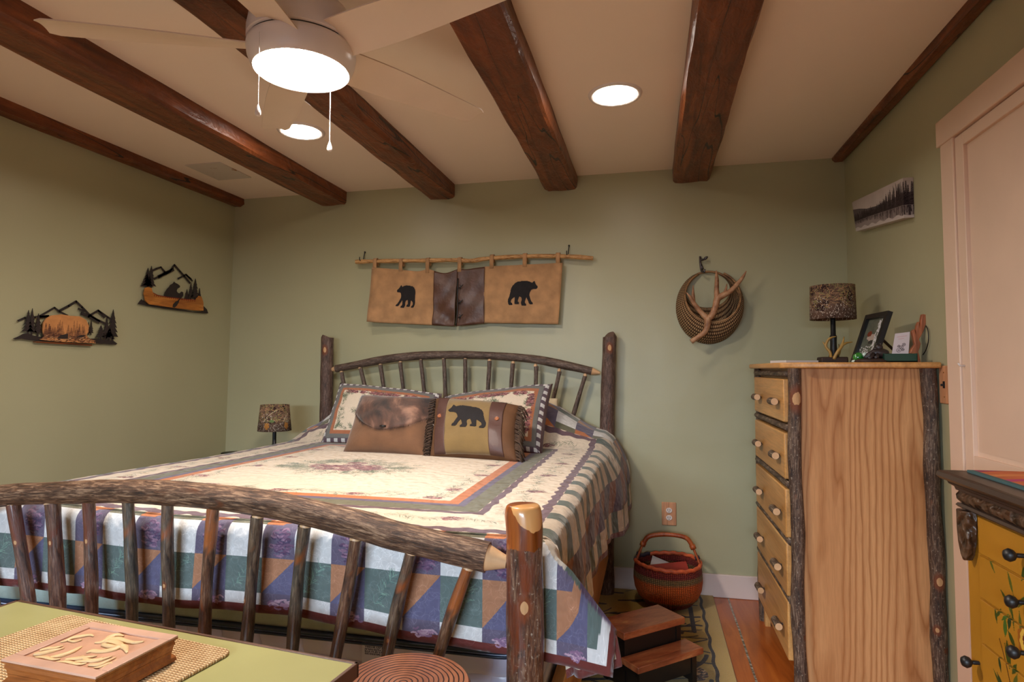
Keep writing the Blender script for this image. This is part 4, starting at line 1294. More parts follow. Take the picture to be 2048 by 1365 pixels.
def hook(name, label, px, pz_top, x_drop):
    p = spot(px, pz_top, y=3.512)
    m = MB()
    m.tube(spline([(p[0], 3.518, p[2]), (p[0], 3.505, p[2]-.01), (p[0]-.003, 3.498, p[2]-.045), (p[0]-.004, 3.492, p[2]-.062), (p[0]-.006, 3.455, p[2]-.058), (p[0]-.006, 3.452, p[2]-.04)], 5), .0028, 8)
    m.lathe([(.002, -.006), (.006, 0), (.002, .006)], (p[0], 3.510, p[2]), 10)
    o = m.build(name, M['black'], smooth=True); return tag(o, label, 'hook', 'black iron hooks holding the valance rod')
h1 = hook('wall_hook', 'small black iron hook at the left end of the valance rod', 730, 505, 0)
h2 = hook('wall_hook', 'small black iron hook at the right end of the valance rod', 1138, 492, 0)

# ================================================================== wall basket, antler
def bp(a, b, y): return spot(1340+a/6.5, 500+b/6.5, y=y)
oc = bp(505, 745, 3.50); orx, orz = .172, .200
rc = bp(540, 600, 3.47); 
t = NT('woven_rush')
uvn = t.coords('UV')
x_, y_, z_ = t.sep(uvn)
row = t.math('FRACT', t.math('MULTIPLY', y_, 60)); rid = t.math('FLOOR', t.math('MULTIPLY', y_, 60))
colm = t.math('FRACT', t.math('ADD', t.math('MULTIPLY', x_, 85), t.math('MULTIPLY', rid, .5)))
a_ = t.math('SINE', t.math('MULTIPLY', row, math.pi)); b_ = t.math('SINE', t.math('MULTIPLY', colm, math.pi))
hh = t.math('MULTIPLY', t.math('POWER', a_, .5), t.math('POWER', b_, .6))
cc = t.ramp(hh, [(0.35, lin((58, 34, 20))), (0.75, lin((158, 122, 84))), (1.0, lin((188, 156, 116)))])
t.bump(hh, 1.0, .006)
M['rush'] = t.set(cc, .7, .3)
bk = thing('wall_basket', 'round woven wall pocket basket hanging on the back wall, holding an antler', 'basket', (oc[0], 3.52, oc[2]-orz))
irx, irz = .142, .146
icx, icz = oc[0]+.014, oc[2]+.054
def pocket(i, j, back=False):
    th = math.radians(118+ (422-118)*i)          # from the upper left, round the bottom, to the upper right
    O = np.array([oc[0]+orx*math.cos(th), 3.505, oc[2]+orz*math.sin(th)])
    low = max(0, -math.sin(th)*.5+.5)
    prot = .11*min(1, low*1.25)
    I = np.array([icx+irx*math.cos(th), 3.505-prot, icz+irz*math.sin(th)])
    if back: I = np.array([oc[0]-.006+.118*math.cos(th), 3.508, oc[2]+.095+.097*math.sin(th)])
    p = O*(1-j)+I*j
    p[1] -= (0 if back else math.sin(j*math.pi)*.035*low)
    s_ = (1+ .10*math.sin(j*math.pi)*(0 if back else 1)*low)
    p[0] = oc[0]+(p[0]-oc[0])*s_; p[2] = oc[2]+(p[2]-oc[2])*s_
    return p
MB().grid(lambda i, j: pocket(i, j), 90, 14, lambda i, j: (i*1.0, j*.13)).build('woven_body', M['rush'], bk, smooth=True, solid=.006)
MB().grid(lambda i, j: pocket(i, j, True)*np.array([1, 1, 1])+np.array([0, 0, 0]), 60, 6, lambda i, j: (i*1.0, j*.13)).build('woven_back', M['rush'], bk, smooth=True, solid=.003)
M['reed'] = wood('reed', (92, 60, 34), (150, 110, 70), (180, 140, 96), 'X', 3, .6)
MB().tube([(oc[0]+orx*.98*math.cos(a), 3.503, oc[2]+orz*.98*math.sin(a)) for a in np.linspace(0, 2*math.pi, 61)], .006, 10, caps=False).build('hoop', M['reed'], bk, smooth=True)
MB().tube([pocket(i/60, 1.0) for i in range(61)], .0055, 10).build('rim', M['reed'], bk, smooth=True)
t = NT('antler')
v = t.coords('Object')
cc = t.ramp(t.noise(v, 22, 4, .6), [(0.3, lin((112, 74, 48))), (0.55, lin((168, 122, 88))), (0.75, lin((196, 160, 124)))])
t.bump(t.noise(v, 90, 3), .4, .003)
M['antler'] = t.set(cc, .5, .4)
YA = 3.375
am = MB()
def limb(mb, pts, r, y=YA, dy=0.0):
    P = [bp(a, b, y-dy*k) for k, (a, b) in enumerate(pts)]
    S = spline(P, 6); n = len(S)
    rr_ = np.interp(np.linspace(0, 1, n), np.linspace(0, 1, len(r)), r)
    mb.tube(S, rr_, 12, wob=.06, seed=2)
limb(am, [(275, 1195), (370, 1130), (450, 1070), (485, 990), (490, 880)], [.013, .012, .014, .016, .020])
limb(am, [(490, 900), (545, 850), (590, 740), (615, 640), (680, 595), (780, 540), (880, 440), (950, 350), (992, 275)], [.018, .016, .016, .018, .017, .013, .011, .008, .002])
limb(am, [(615, 640), (605, 520), (610, 380), (600, 270)], [.016, .012, .010, .003])
limb(am, [(490, 900), (400, 810), (320, 710), (265, 620), (215, 555)], [.017, .013, .012, .009, .002], dy=.003)
limb(am, [(305, 690), (300, 600), (300, 460)], [.011, .009, .002])
limb(am, [(700, 580), (725, 520), (740, 440)], [.010, .007, .002])
tag(am.build('antler', M['antler'], smooth=True), 'branching deer antler resting across the front of the woven wall basket', 'antler')
M['pewter'] = plain('pewter', (84, 78, 80), .35, .1, metal=.7)
hm = MB()
p0 = bp(400, 100, 3.505); p1 = bp(420, 270, 3.50)
hm.tube(spline([bp(392, 90, 3.512), bp(395, 180, 3.500), bp(410, 270, 3.49), bp(445, 285, 3.46), bp(455, 250, 3.455)], 6), [.006]*20+[.004]*5, 10)
hm.tube(spline([bp(398, 130, 3.505), bp(440, 125, 3.49), bp(490, 88, 3.48)], 5), [.004, .004, .005, .006, .006, .005, .007, .008, .008, .006, .003][:11], 8)
hm.tube([bp(405, 190, 3.50), bp(425, 250, 3.49)], .006, 8)
tag(hm.build('bird_hook', M['pewter'], smooth=True), 'dark pewter hook above the woven wall basket', 'hook')

# ================================================================== canvas print on the right wall
cvx = XR-.037
ca = [spot(1704, 405, x=cvx), spot(1806, 356, x=cvx), spot(1808, 436, x=cvx), spot(1712, 463, x=cvx)]   # far top, near top, near bottom, far bottom
cv = thing('canvas_print', 'wide grey canvas photograph of pine trees by a lake on the right wall', 'picture', (XR, 2.98, 1.84))
cvi = Cloth(0, 0, .62, .155, 1500)
Xc, Yc = cvi.X, cvi.Y
sky = .52+.10*fnoise(cvi.h, cvi.w, 3, 5)
cvi.a[:] = np.stack([sky*.92, sky*.80, sky*.76], -1).astype(np.float32)
hill = .085+.030*(vnoise(1, cvi.w, 1, 3)[0]*0+np.interp(np.linspace(0, 1, cvi.w), [0, .15, .3, .5, .8, 1], [1.0, .7, .2, .0, .1, .5]))[None, :]
cvi.fill((Yc < hill) & (Yc > .05), lin((96, 86, 88)))
rc_ = random.Random(9)
for k in range(150):
    x = rc_.uniform(0, .62); big = .03+.065*smooth01((x-.25)/.35)*(.4+.6*rc_.random())+.02*rc_.random()
    b0 = .045+rc_.uniform(-.004, .006)
    for q in range(int(big/.0025)):
        yy = b0+q*.0025; wq = (.011*(1-q*.0025/big)+.0008)*rc_.uniform(.6, 1.1)
        cvi.stroke(x-wq, yy-.001, x+wq, yy, .0014, lin(rc_.choice([(46, 34, 38), (34, 26, 30), (62, 50, 52)])))
cvi.fill((Yc < .050), lin((150, 138, 136)))
for k in range(420):
    x = rc_.uniform(0, .62); cvi.stroke(x, .048, x+rc_.uniform(-.004, .004), .048-rc_.uniform(.004, .04)*(.4+smooth01((x-.2)/.4)), .002, lin(rc_.choice([(70, 58, 60), (100, 88, 90), (52, 42, 46)])))
cvi.fill((Yc < .014+.004*np.sin(Xc*60)), lin((196, 186, 184)))
w_ = [np.array([XR-.001, p[1], p[2]]) for p in ca]
m = MB()
m.add([ca[3], ca[2], ca[1], ca[0]], [(0, 1, 2, 3)], [[(0, 0), (1, 0), (1, 1), (0, 1)]])
m.add([ca[2], w_[2], w_[1], ca[1]], [(0, 1, 2, 3)], [[(.94, 0), (1, 0), (1, 1), (.94, 1)]])
m.add([w_[3], ca[3], ca[0], w_[0]], [(0, 1, 2, 3)], [[(0, 0), (.05, 0), (.05, 1), (0, 1)]])
m.add([ca[0], ca[1], w_[1], w_[0]], [(0, 1, 2, 3)], [[(0, .95), (1, .95), (1, 1), (0, 1)]])
m.add([w_[3], w_[2], ca[2], ca[3]], [(0, 1, 2, 3)], [[(0, 0), (1, 0), (1, .05), (0, .05)]])
m.build('canvas', painted('canvas_forest', cvi.image('canvas_forest'), .6), cv)

# ================================================================== camouflage lamps
def camo_img(kind):
    c = Cloth(0, 0, .60, .16, 1600); r = random.Random(kind+3)
    n = fnoise(c.h, c.w, 4, kind)
    c.a[:] = (np.array(lin((98, 76, 64)))[None, None]*(.5+1.0*n[:, :, None])).astype(np.float32)
    for k in range(10): c.disc(r.uniform(0, .6), r.uniform(.05, .16), .03, .022, lin((52, 34, 32)), .3, k)
    for k in range(900):
        x = r.uniform(0, .6); y = r.uniform(.05, .16); a = r.uniform(-.7, 3.1)
        l = r.uniform(.008, .034); c.stroke(x, y, x+math.cos(a)*l, y+math.sin(a)*l, .0016, lin(r.choice([(158, 124, 92), (184, 142, 100), (122, 98, 78), (140, 140, 84), (52, 38, 34)])), r.uniform(-.3, .3))
    for k in range(900):
        x = r.uniform(0, .6); y = r.uniform(0, .075)*(.5+abs(math.sin(x*22+kind)))
        l = r.uniform(.002, .007); c.stroke(x, y, x+r.uniform(-l, l), y+l, .0022, lin(r.choice([(226, 216, 200), (196, 184, 168), (140, 126, 112), (50, 40, 38)])))
    if kind:
        for k in range(5):
            x = .08+k*.12; c.stroke(x, .06, x+.08, .13, .003, lin((190, 176, 150)), .1); c.disc(x+.02, .035, .015, .02, lin((186, 128, 66)), .5, k); c.disc(x+.05, .065, .015, .009, lin((104, 124, 76)), .3, k)
    return c.image('camo_%d' % kind)
M['camo'] = [painted('camo_shade', camo_img(0), .85), painted('camo_shade', camo_img(1), .85)]
M['camo_in'] = plain('shade_lining', (190, 182, 170), .8)
def lamp(label, x, y, z, kind, rt, rb, h=.153, foot=.20, rot=0):
    t = thing('table_lamp', label, 'lamp', (x, y, z), 'camouflage table lamps with black stems and antler bases')
    m = MB(); m.lathe([(rb, foot), (rt, foot+h)], (x, y, z), 48, cap0=False, cap1=False)
    m.uv = [[(u/(6.283*max(rt, rb)), (vv)/h) for u, vv in f] for f in m.uv]
    sh = m.build('lamp_shade', M['camo'][kind], t, smooth=True, solid=.002)
    m = MB(); m.tube([(x, y, z+foot+.08), (x, y, z+foot+.13)], .004, 8); m.tube([(x-rt+.002, y, z+foot+h-.03), (x+rt-.002, y, z+foot+h-.03)], .0015, 6); m.build('shade_holder', M['black'], t)
    m = MB(); m.lathe([(.004, .026), (.022, .026), (.020, .036), (.0145, .06), (.0135, .10), (.015, .125), (.011, .13), (.010, foot+.06), (.006, foot+.09)], (x, y, z), 20)
    m.build('lamp_stem', M['black'], t, smooth=True, angle=40)
    m = MB(); c_, s_ = math.cos(rot), math.sin(rot)
    R = lambda p: (x+(p[0]*c_-p[1]*s_), y+(p[0]*s_+p[1]*c_), z+p[2])
    m.box((-.062, -.04, 0), (.050, .04, .030), R)
    m.build('lamp_base', M['log_base'], t, bevel=.006)
    m = MB()
    for pts, r in ((((-.02, -.03, .02), (-.024, -.035, .05), (-.040, -.03, .08), (-.024, -.03, .112), (.004, -.03, .122)), [.007, .006, .006, .005, .0015]),
                   (((-.010, -.035, .02), (.004, -.04, .05), (.026, -.036, .082), (.036, -.03, .120)), [.008, .007, .007, .002]),
                   (((.026, -.036, .082), (.045, -.034, .092), (.070, -.03, .096)), [.006, .005, .0015]),
                   (((-.040, -.03, .08), (-.052, -.03, .098)), [.005, .002]),
                   (((.02, .03, .02), (.034, .032, .06), (.030, .03, .09)), [.007, .006, .002])):
        P = spline([R(p) for p in pts], 5); rr_ = np.interp(np.linspace(0, 1, len(P)), np.linspace(0, 1, len(r)), r)
        m.tube(P, rr_, 8)
    m.build('antler_ornament', M['resin_antler'], t, smooth=True)
    return t
M['log_base'] = plain('log_base', (50, 32, 24), .6, .3, 30, .5, 60)
M['resin_antler'] = plain('resin_antler', (168, 132, 66), .4, .25, 30)
lx = spot(1666, 650, y=3.02)
lamp('camouflage table lamp with antler base standing on the tall oak dresser', lx[0], 3.02, 1.2475, 0, .091, .094)
nx = spot(549, 860, y=3.16)
lamp('camouflage table lamp on the nightstand left of the bed', nx[0], 3.16, .665, 1, .078, .092, .148, .205, 2.4)
# nightstand and the black canister
nt = thing('nightstand', 'bark-edged wooden nightstand hidden behind the bed under the small camouflage lamp', 'nightstand', (-2.27, 3.2, 0))
MB().box((-2.56, 2.98, .64), (-2.03, 3.46, .665)).build('top', M['oak_front'], nt, bevel=.004)
MB().box((-2.52, 3.02, .40), (-2.07, 3.44, .64)).build('case', M['oak'], nt)
for a in (-2.525, -2.075):
    for b in (3.02, 3.43): MB().tube([(a, b, 0), (a, b, .64)], .022, 12, wob=.05, seed=2).build('leg', M['bark_dresser'], nt, smooth=True)
cp = spot(463, 910, y=3.08)
m = MB(); m.lathe([(.050, 0), (.052, .004), (.052, .074), (.055, .076), (.056, .083), (.053, .085)], (cp[0], 3.08, .665), 32)
tag(m.build('canister', M['black'], smooth=True, angle=40), 'round black canister on the nightstand beyond the left side of the bed', 'canister')
# ================================================================== rug
RG = Cloth(-2.0, .62, .317, 3.50, 700)
n = fnoise(RG.h, RG.w, 14, 6)
base_c = np.array(lin((184, 152, 70)))[None, None]*(.72+.5*n[:, :, None])
RG.a[:] = base_c.astype(np.float32)
ink = lin((34, 24, 18))
mm = (fnoise(RG.h, RG.w, 5, 31, 3) > .55)
RG.fill(mm & (RG.X < .25), lin((124, 100, 40)), .6)
RG.fill(RG.X > .235, lin((176, 150, 92)), .6)
for x in (.245,): 
    wig = .004*np.sin(RG.Y*40)
    RG.fill((np.abs(RG.X+wig-x) < .007), ink)
rr = random.Random(21)
RG.stroke(.185, 3.32, .185, 3.0, .022, ink); RG.stroke(.19, 3.0, .06, 3.0, .014, ink)
RG.stroke(.185, 3.30, .02, 3.22, .016, ink)
for (x0, y0, x1, y1, w) in ((.235, 2.94, -.10, 2.96, .010), (.235, 2.80, -.1, 2.95, .009), (.235, 2.93, -.05, 2.78, .009), (.235, 2.70, -.05, 2.74, .010), (.235, 2.46, -.2, 2.52, .010), (.2, 2.36, -.3, 2.48, .009), (.235, 2.2, -.2, 2.3, .01)):
    RG.stroke(x0, y0, x1, y1, w, ink, .04)
for k in range(230):
    x = rr.uniform(-1.0, .18); y = rr.uniform(1.9, 3.48); a = rr.choice((.15, .25, 2.7, 2.9, .8))+rr.uniform(-.15, .15); l = rr.uniform(.08, .26)
    RG.stroke(x, y, min(.22, x+math.cos(a)*l), y+math.sin(a)*l, rr.choice((.010, .018, .008)), ink, rr.uniform(-.12, .12))
    if k % 3 == 0: RG.disc(min(.2, x), y, rr.uniform(.02, .035), .011, ink, .2, k)
def rugcone(x, y, r):
    RG.disc(x, y, r, r*1.25, ink, .12, 2)
    q = random.Random(3)
    for k in range(90):
        a = q.uniform(0, 6.28); d = r*math.sqrt(q.random())*.92; bx, by = x+d*math.cos(a), y+1.2*d*math.sin(a)
        RG.stroke(bx, by, bx+.007, by+.005, .003, lin(q.choice([(150, 118, 80), (110, 70, 40), (180, 150, 110)])), .2)
rugcone(.165, 2.60, .045); rugcone(-.75, 2.9, .05); rugcone(-.3, 2.2, .05)
M['rug'] = painted('rug_pattern', RG.image('rug'), .95, .1, lambda t: t.bump(t.noise(t.coords('Object'), 260, 3), .6, .006), .3)
m = MB(); m.box((RG.x0, RG.y0, 0.0005), (RG.x1, RG.y1, .010))
m.uv = [[RG.uv(p[0], p[1]) for p in [m.v[k] for k in f]] for f in m.f]
rug = m.build('rug', M['rug'], bevel=.003)
tag(rug, 'olive gold rug with dark branch and pinecone pattern under the bed', 'rug')

# ================================================================== market basket and its contents
KX, KY = .078, 3.325
t = NT('bolga_weave')
uvn = t.coords('UV'); ox, oy, oz = t.sep(t.coords('Object')); x_, y_, z_ = t.sep(uvn)
colm = t.math('FRACT', t.math('MULTIPLY', x_, 92)); rowv = t.math('MULTIPLY', oz, 115)
rid = t.math('FLOOR', rowv); row = t.math('FRACT', t.math('ADD', rowv, 0))
sh_ = t.math('MULTIPLY', t.math('SINE', t.math('MULTIPLY', colm, math.pi)), t.math('POWER', t.math('SINE', t.math('MULTIPLY', row, math.pi)), .5))
bands = t.ramp(t.math('MULTIPLY', oz, 4.4), [(0.0, lin((132, 46, 40))), (0.17, lin((132, 46, 40))), (0.20, lin((128, 100, 66))), (0.24, lin((222, 104, 40))), (0.60, lin((228, 104, 42))), (0.66, lin((146, 118, 78))), (0.74, lin((146, 118, 78))), (0.78, lin((142, 50, 52))), (1.0, lin((166, 58, 44)))])
cc = t.mix(1.0, bands, t.ramp(sh_, [(0.15, (.42, .38, .36)), (0.7, (1, 1, 1))]), 'MULTIPLY')
spk = t.noise(uvn, 260, 2)
cc = t.mix(t.ramp(spk, [(0.58, 0.0), (0.66, 0.35)]), cc, lin((214, 168, 96)))
t.bump(sh_, 1.0, .005)
M['bolga'] = t.set(cc, .6, .35)
M['bolga_rim'] = plain('bolga_rim', (214, 100, 58), .5, .25, 40, .5, 120)
M['bolga_handle'] = wood('bolga_handle', (120, 50, 24), (172, 84, 40), (196, 120, 60), 'Z', 4, .4)
M['bolga_dark'] = plain('bolga_dark', (48, 44, 62), .5, .2, 40)
kb = thing('market_basket', 'round woven straw basket in orange and red with a leather-wrapped arched handle', 'basket', (KX, KY, .010))
prof = [(.02, .002), (.09, .002), (.118, .012), (.148, .045), (.165, .085), (.171, .125), (.170, .16), (.166, .195), (.163, .215)]
inner = [(.157, .215), (.160, .195), (.164, .16), (.165, .125), (.158, .085), (.14, .045), (.11, .016), (.02, .012)]
oval = lambda th, z: 1+.02*math.cos(2*th)+.012*math.sin(3*th)
m = MB(); m.lathe(prof+inner, (KX, KY, .010), 64, cap0=True, cap1=True, rmod=oval); m.build('woven_body', M['bolga'], kb, smooth=True)
rp = []
for k in range(73):
    a = 2*math.pi*k/72; r = .161*oval(a, 0)
    rp.append((KX+r*math.cos(a), KY+r*math.sin(a), .226+.004*math.sin(a*2)+.0025*math.sin(a*20)))
MB().tube(rp[:26]+rp[25:26], .0095, 10, wob=.08).build('rim', M['bolga_rim'], kb, smooth=True)
MB().tube(rp[25:38], .0095, 10, wob=.08).build('rim', M['bolga_dark'], kb, smooth=True)
MB().tube(rp[37:], .0095, 10, wob=.08).build('rim', M['bolga_rim'], kb, smooth=True)
hs = spline([(KX-.158, KY, .225), (KX-.140, KY, .27), (KX-.115, KY, .325), (KX-.085, KY, .352), (KX, KY, .364), (KX+.085, KY, .356), (KX+.118, KY, .325), (KX+.142, KY, .27), (KX+.160, KY, .225)], 6)
nh = len(hs)
MB().tube(hs[10:nh-10], .0115, 12, wob=.08, seed=2).build('handle', M['bolga_handle'], kb, smooth=True)
for sgn, seg in ((-1, hs[:12]), (1, hs[nh-12:])):
    for dy in (-.014, .014):
        P = [np.array(p)+np.array([0, dy*(1-(i/11 if sgn < 0 else 1-i/11)*.8), 0]) for i, p in enumerate(seg)]
        MB().tube(P, .0065, 8, wob=.15, seed=3).build('handle_strand', M['bolga_handle'], kb, smooth=True)
    P = seg[3:6] if sgn < 0 else seg[6:9]
    MB().tube(P, .013, 10).build('binding', M['bolga_dark'], kb, smooth=True)
    P = seg[9:] if sgn < 0 else seg[:3]
    MB().tube(P, .015, 10, wob=.12).build('knot', M['bolga_handle'], kb, smooth=True)
def card_obj(name, label, cat, c, w, h, th, rot, mat, img=None, group=None):
    """thin rectangle, centre c, rot = (rx, ry, rz)"""
    from mathutils import Euler
    E_ = Euler(rot, 'XYZ').to_matrix()
    m = MB()
    m.box((-w/2, -h/2, -th/2), (w/2, h/2, th/2))
    m.uv = [[(m.v[k][0]/w+.5, m.v[k][1]/h+.5) for k in f] for f in m.f]
    m.v = [tuple(np.array(c)+np.array(E_ @ Vector(p))) for p in m.v]
    o = m.build(name, mat)
    return tag(o, label, cat, group)
M['paper'] = plain('white_paper', (214, 208, 204), .7, .03)
M['red_card'] = plain('red_card', (168, 52, 40), .5, .1, 10)
pc = Cloth(0, 0, .10, .07, 2000); pc.fill(pc.X > -1, lin((60, 66, 60))); pc.disc(.06, .04, .03, .02, lin((170, 110, 60)), .3); pc.disc(.03, .03, .02, .014, lin((90, 110, 80)), .3)
pc.fill((np.minimum(np.minimum(pc.X, .10-pc.X), np.minimum(pc.Y, .07-pc.Y)) < .005), lin((220, 214, 206)))
card_obj('envelope', 'white envelope corner sticking up inside the orange woven basket', 'envelope', (KX-.02, KY+.03, .165), .15, .11, .003, (math.radians(58), math.radians(22), math.radians(8)), M['paper'])
card_obj('booklet', 'red booklet lying slanted inside the orange woven basket', 'booklet', (KX+.012, KY-.02, .170), .20, .13, .006, (math.radians(34), math.radians(-6), math.radians(12)), M['red_card'])
card_obj('photo_card', 'white-bordered picture card lying on the red booklet in the woven basket', 'card', (KX+.022, KY-.065, .168), .10, .07, .002, (math.radians(34), math.radians(-8), math.radians(14)), painted('picture_card', pc.image('picture_card'), .4))
card_obj('letter', 'flat white paper at the left inside the orange woven basket', 'paper', (KX-.07, KY-.03, .142), .08, .07, .002, (math.radians(18), math.radians(4), math.radians(30)), M['paper'])

# ================================================================== cedar step stool
st = thing('step_stool', 'small two-step stool with red cedar treads and black frame beside the bed', 'step stool', (-.01, 2.48, .010))
def zc(*p): return [spot(a, b, z=p[-1]) for a, b in p[:-1]]
tc = zc((1195, 1238), (1310, 1208), (1370, 1235), (1248, 1268), .232)
o0 = tc[3]; ex = (tc[2]-tc[3]); w0 = np.linalg.norm(ex); ex /= w0; ey = np.cross((0, 0, 1.0), ex); d0 = .155
def SF(p): return tuple(o0*np.array([1, 1, 0])+ex*p[0]+ey*p[1]+np.array([0, 0, p[2]]))
m = MB(); m.box((0, 0, .205), (w0, d0, .232), SF); m.uv = [[(a*1, b*1) for a, b in f] for f in m.uv]
def cedar_mat():
    t = NT('cedar_board')
    t2 = t.node('ShaderNodeTexCoord')
    mp = t.node('ShaderNodeMapping'); mp.inputs['Rotation'].default_value = (0, 0, -math.atan2(ex[1], ex[0])); t.link(t2.outputs['Object'], mp.inputs['Vector'])
    mp2 = t.node('ShaderNodeMapping'); mp2.inputs['Scale'].default_value = (.25, 1, 1); t.link(mp.outputs[0], mp2.inputs['Vector'])
    v = mp2.outputs[0]
    c = t.ramp(t.noise(v, 16, 4, .6, 1.2), [(0.3, lin((118, 54, 30))), (0.5, lin((164, 88, 52))), (0.66, lin((184, 112, 68))), (0.72, lin((208, 158, 92)))])
    f = t.noise(v, 190, 3)
    c = t.mix(.35, c, t.ramp(f, [(0.35, (.5, .45, .4)), (0.6, (1, 1, 1))]), 'MULTIPLY')
    vo = t.voro(v, 11); k = t.ramp(vo, [(0.05, 1.0), (0.13, 0.0)])
    c = t.mix(t.math('MULTIPLY', k, .75), c, lin((84, 32, 20)))
    return t.set(c, .35, .5, None, .25)
M['cedar'] = cedar_mat()
m.build('upper_tread', M['cedar'], st, bevel=.003)
m = MB(); m.box((-.006, -.085, .118), (w0+.012, .012, .142), SF); m.build('lower_tread', M['cedar'], st, bevel=.003)
for xa in (.012, w0-.035):
    m = MB()
    for lo, hi in (((xa, .012, .010), (xa+.023, .035, .205)), ((xa, d0-.035, .010), (xa+.023, d0-.012, .205)), ((xa, -.070, .010), (xa+.023, -.048, .118)), ((xa, -.06, .09), (xa+.023, d0-.02, .118)), ((xa, .02, .175), (xa+.023, d0-.02, .205))):
        m.box(lo, hi, SF)
    # dark inset board
    m.box((xa+.004, -.06, .016), (xa+.019, d0-.02, .118), SF); m.box((xa+.004, .02, .10), (xa+.019, d0-.02, .19), SF)
    m.build('side_frame', M['black_wood'], st)
m = MB(); m.box((.03, d0-.030, .02), (w0-.03, d0-.020, .20), SF); m.box((.03, .016, .13), (w0-.03, .028, .20), SF); m.box((.03, -.066, .05), (w0-.03, -.056, .115), SF); m.build('riser', M['black_wood'], st)

# ================================================================== tall oak dresser
ds_ = thing('dresser', 'tall oak chest of drawers with bark-covered corner posts and twig knobs', 'dresser', (.76, 2.88, 0))
def oak_side():
    t = NT('oak_side')
    v = t.coords('Object', (1, 1, .10))
    x_, y_, z_ = t.sep(t.coords('Object'))
    n1 = t.noise(t.coords('Object', (1, 1, .16), loc=(.3, 0, .2)), 3.4, 2, .5, .4)
    n2 = t.noise(t.coords('Object', (1, 1, .22)), 14, 3, .55)
    ph = t.math('ADD', t.math('MULTIPLY', x_, 34.0), t.math('ADD', t.math('MULTIPLY', n1, 17.0), t.math('MULTIPLY', n2, 1.6)))
    fr3 = t.math('FRACT', ph)
    w = type('o', (), {'outputs': {'Fac': t.math('POWER', t.math('ABSOLUTE', t.math('SUBTRACT', fr3, t.math('MULTIPLY', n2, .5))), .8)}})
    c = t.ramp(t.noise(v, 6, 3, .5), [(0.3, lin((190, 136, 88))), (0.7, lin((210, 158, 106)))])
    g = t.ramp(w.outputs['Fac'], [(0.0, 1.0), (0.16, .5), (0.42, .0)])
    c = t.mix(t.math('MULTIPLY', g, .85), c, lin((156, 98, 52)))
    f = t.noise(t.coords('Object', (1, 1, .05)), 260, 2)
    c = t.mix(.25, c, t.ramp(f, [(0.4, (.6, .55, .5)), (0.6, (1, 1, 1))]), 'MULTIPLY')
    t.bump(f, .08, .002)
    return t.set(c, .38, .5)
M['oak_side'] = oak_side()
DX0, DX1, DYN, DYF, DT = .520, 1.008, 2.505, 3.245, 1.2475
tp = MB()
zt0, zt1 = DT-.022, DT
poly = [(.545, DYN-.045), (1.012, DYN-.045), (1.012, DYF+.045), (.545, DYF+.045), (.482, DYF+.0), (.482, DYN-.0)]
tp.prism(poly, (0, 0, zt0), (1, 0, 0), (0, 1, 0), zt1-zt0); tp.build('top', M['oak_front'], ds_, bevel=.006)
m = MB(); m.box((DX0+.03, DYN+.004, .062), (.982, DYN+.020, zt0)); m.build('side_panel', M['oak_side'], ds_)
m = MB(); m.box((DX0+.03, DYF-.020, .085), (.982, DYF-.004, zt0)); m.build('side_panel', M['oak_side'], ds_)
m = MB(); m.box((.99, DYN+.02, .09), (1.0, DYF-.02, zt0)); m.build('back_panel', M['oak_side'], ds_)
m = MB(); m.box((DX0+.012, DYN+.02, .09), (DX0+.026, DYF-.02, zt0)); m.build('face_frame', M['oak_front'], ds_)
M['bark_post_d'] = bark('bark_post_dresser', (40, 28, 22), (82, 60, 46), (140, 118, 98), peel=(122, 60, 26), peel_amt=.68, rough=.55, knots=((.080, .47, .013), (.07, .30, .008)), specks=.7, sc=.9)
M['bark_post_f'] = bark('bark_post_front', (40, 28, 22), (82, 60, 46), (140, 118, 98), peel=(122, 60, 26), peel_amt=.68, rough=.55, knots=((.082, 1.11, .021),), specks=.7, sc=.9)
for (x, y, r, sd) in ((.531, DYN, .0235, 1), (.985, DYN+.002, .0255, 2), (.531, DYF, .0235, 3), (.985, DYF, .025, 4)):
    n_ = 28
    MB().tube([(x+.003*math.sin(k*.5+sd)+(.012*(1-k/n_) if sd == 2 else 0), y, zt0*k/n_) for k in range(n_+1)], [r*(1+.05*math.sin(k*.9+sd)) for k in range(n_+1)], 22, wob=.07, seed=sd).build('corner_post', M['bark_post_f'] if sd == 1 else M['bark_post_d'], ds_, smooth=True, angle=60)
rows = [(1.184, 1.018), (.976, .800), (.762, .578), (.556, .358), (.338, .118)]
for (a, b) in rows:
    m = MB(); m.box((.500, DYN+.040, b), (DX0+.014, DYF-.030, a)); d_ = m.build('drawer', M['oak_front'], ds_, bevel=.005)
    zc_ = (a+b)/2-.008
    for yk in (2.60, 3.00):
        m = MB(); m.tube([(.502, yk+.035, zc_), (.486, yk+.035, zc_)], .005, 8)
        m.tube([(.478, yk+.0, zc_+.001), (.478, yk+.035, zc_), (.477, yk+.075, zc_)], [.0145, .0148, .0150], 16, wob=.04, seed=int(yk*100+a*10))
        kn = m.build('twig_knob', M['bark_dresser'], d_, smooth=True, angle=50)
        m = MB(); m.tube([(.478, yk-.0012, zc_+.001), (.478, yk+.003, zc_+.001)], .0135, 16); m.build('cut_end', M['tenon'], kn)
for i in range(4):
    z = (rows[i][1]+rows[i+1][0])/2
    MB().tube([(.513, DYN+.01+k*(DYF-DYN-.02)/14, z) for k in range(15)], .0125, 12, wob=.1, seed=i).build('divider_branch', M['bark_dresser'], ds_, smooth=True)
MB().tube([(.513, DYN+.01+k*(DYF-DYN-.02)/14, 1.204) for k in range(15)], .012, 12, wob=.1, seed=9).build('divider_branch', M['bark_dresser'], ds_, smooth=True)
m = MB(); m.box((.522, DYF-.08, 0), (.545, DYF-.05, .10)); m.build('foot_block', M['oak_front'], ds_)

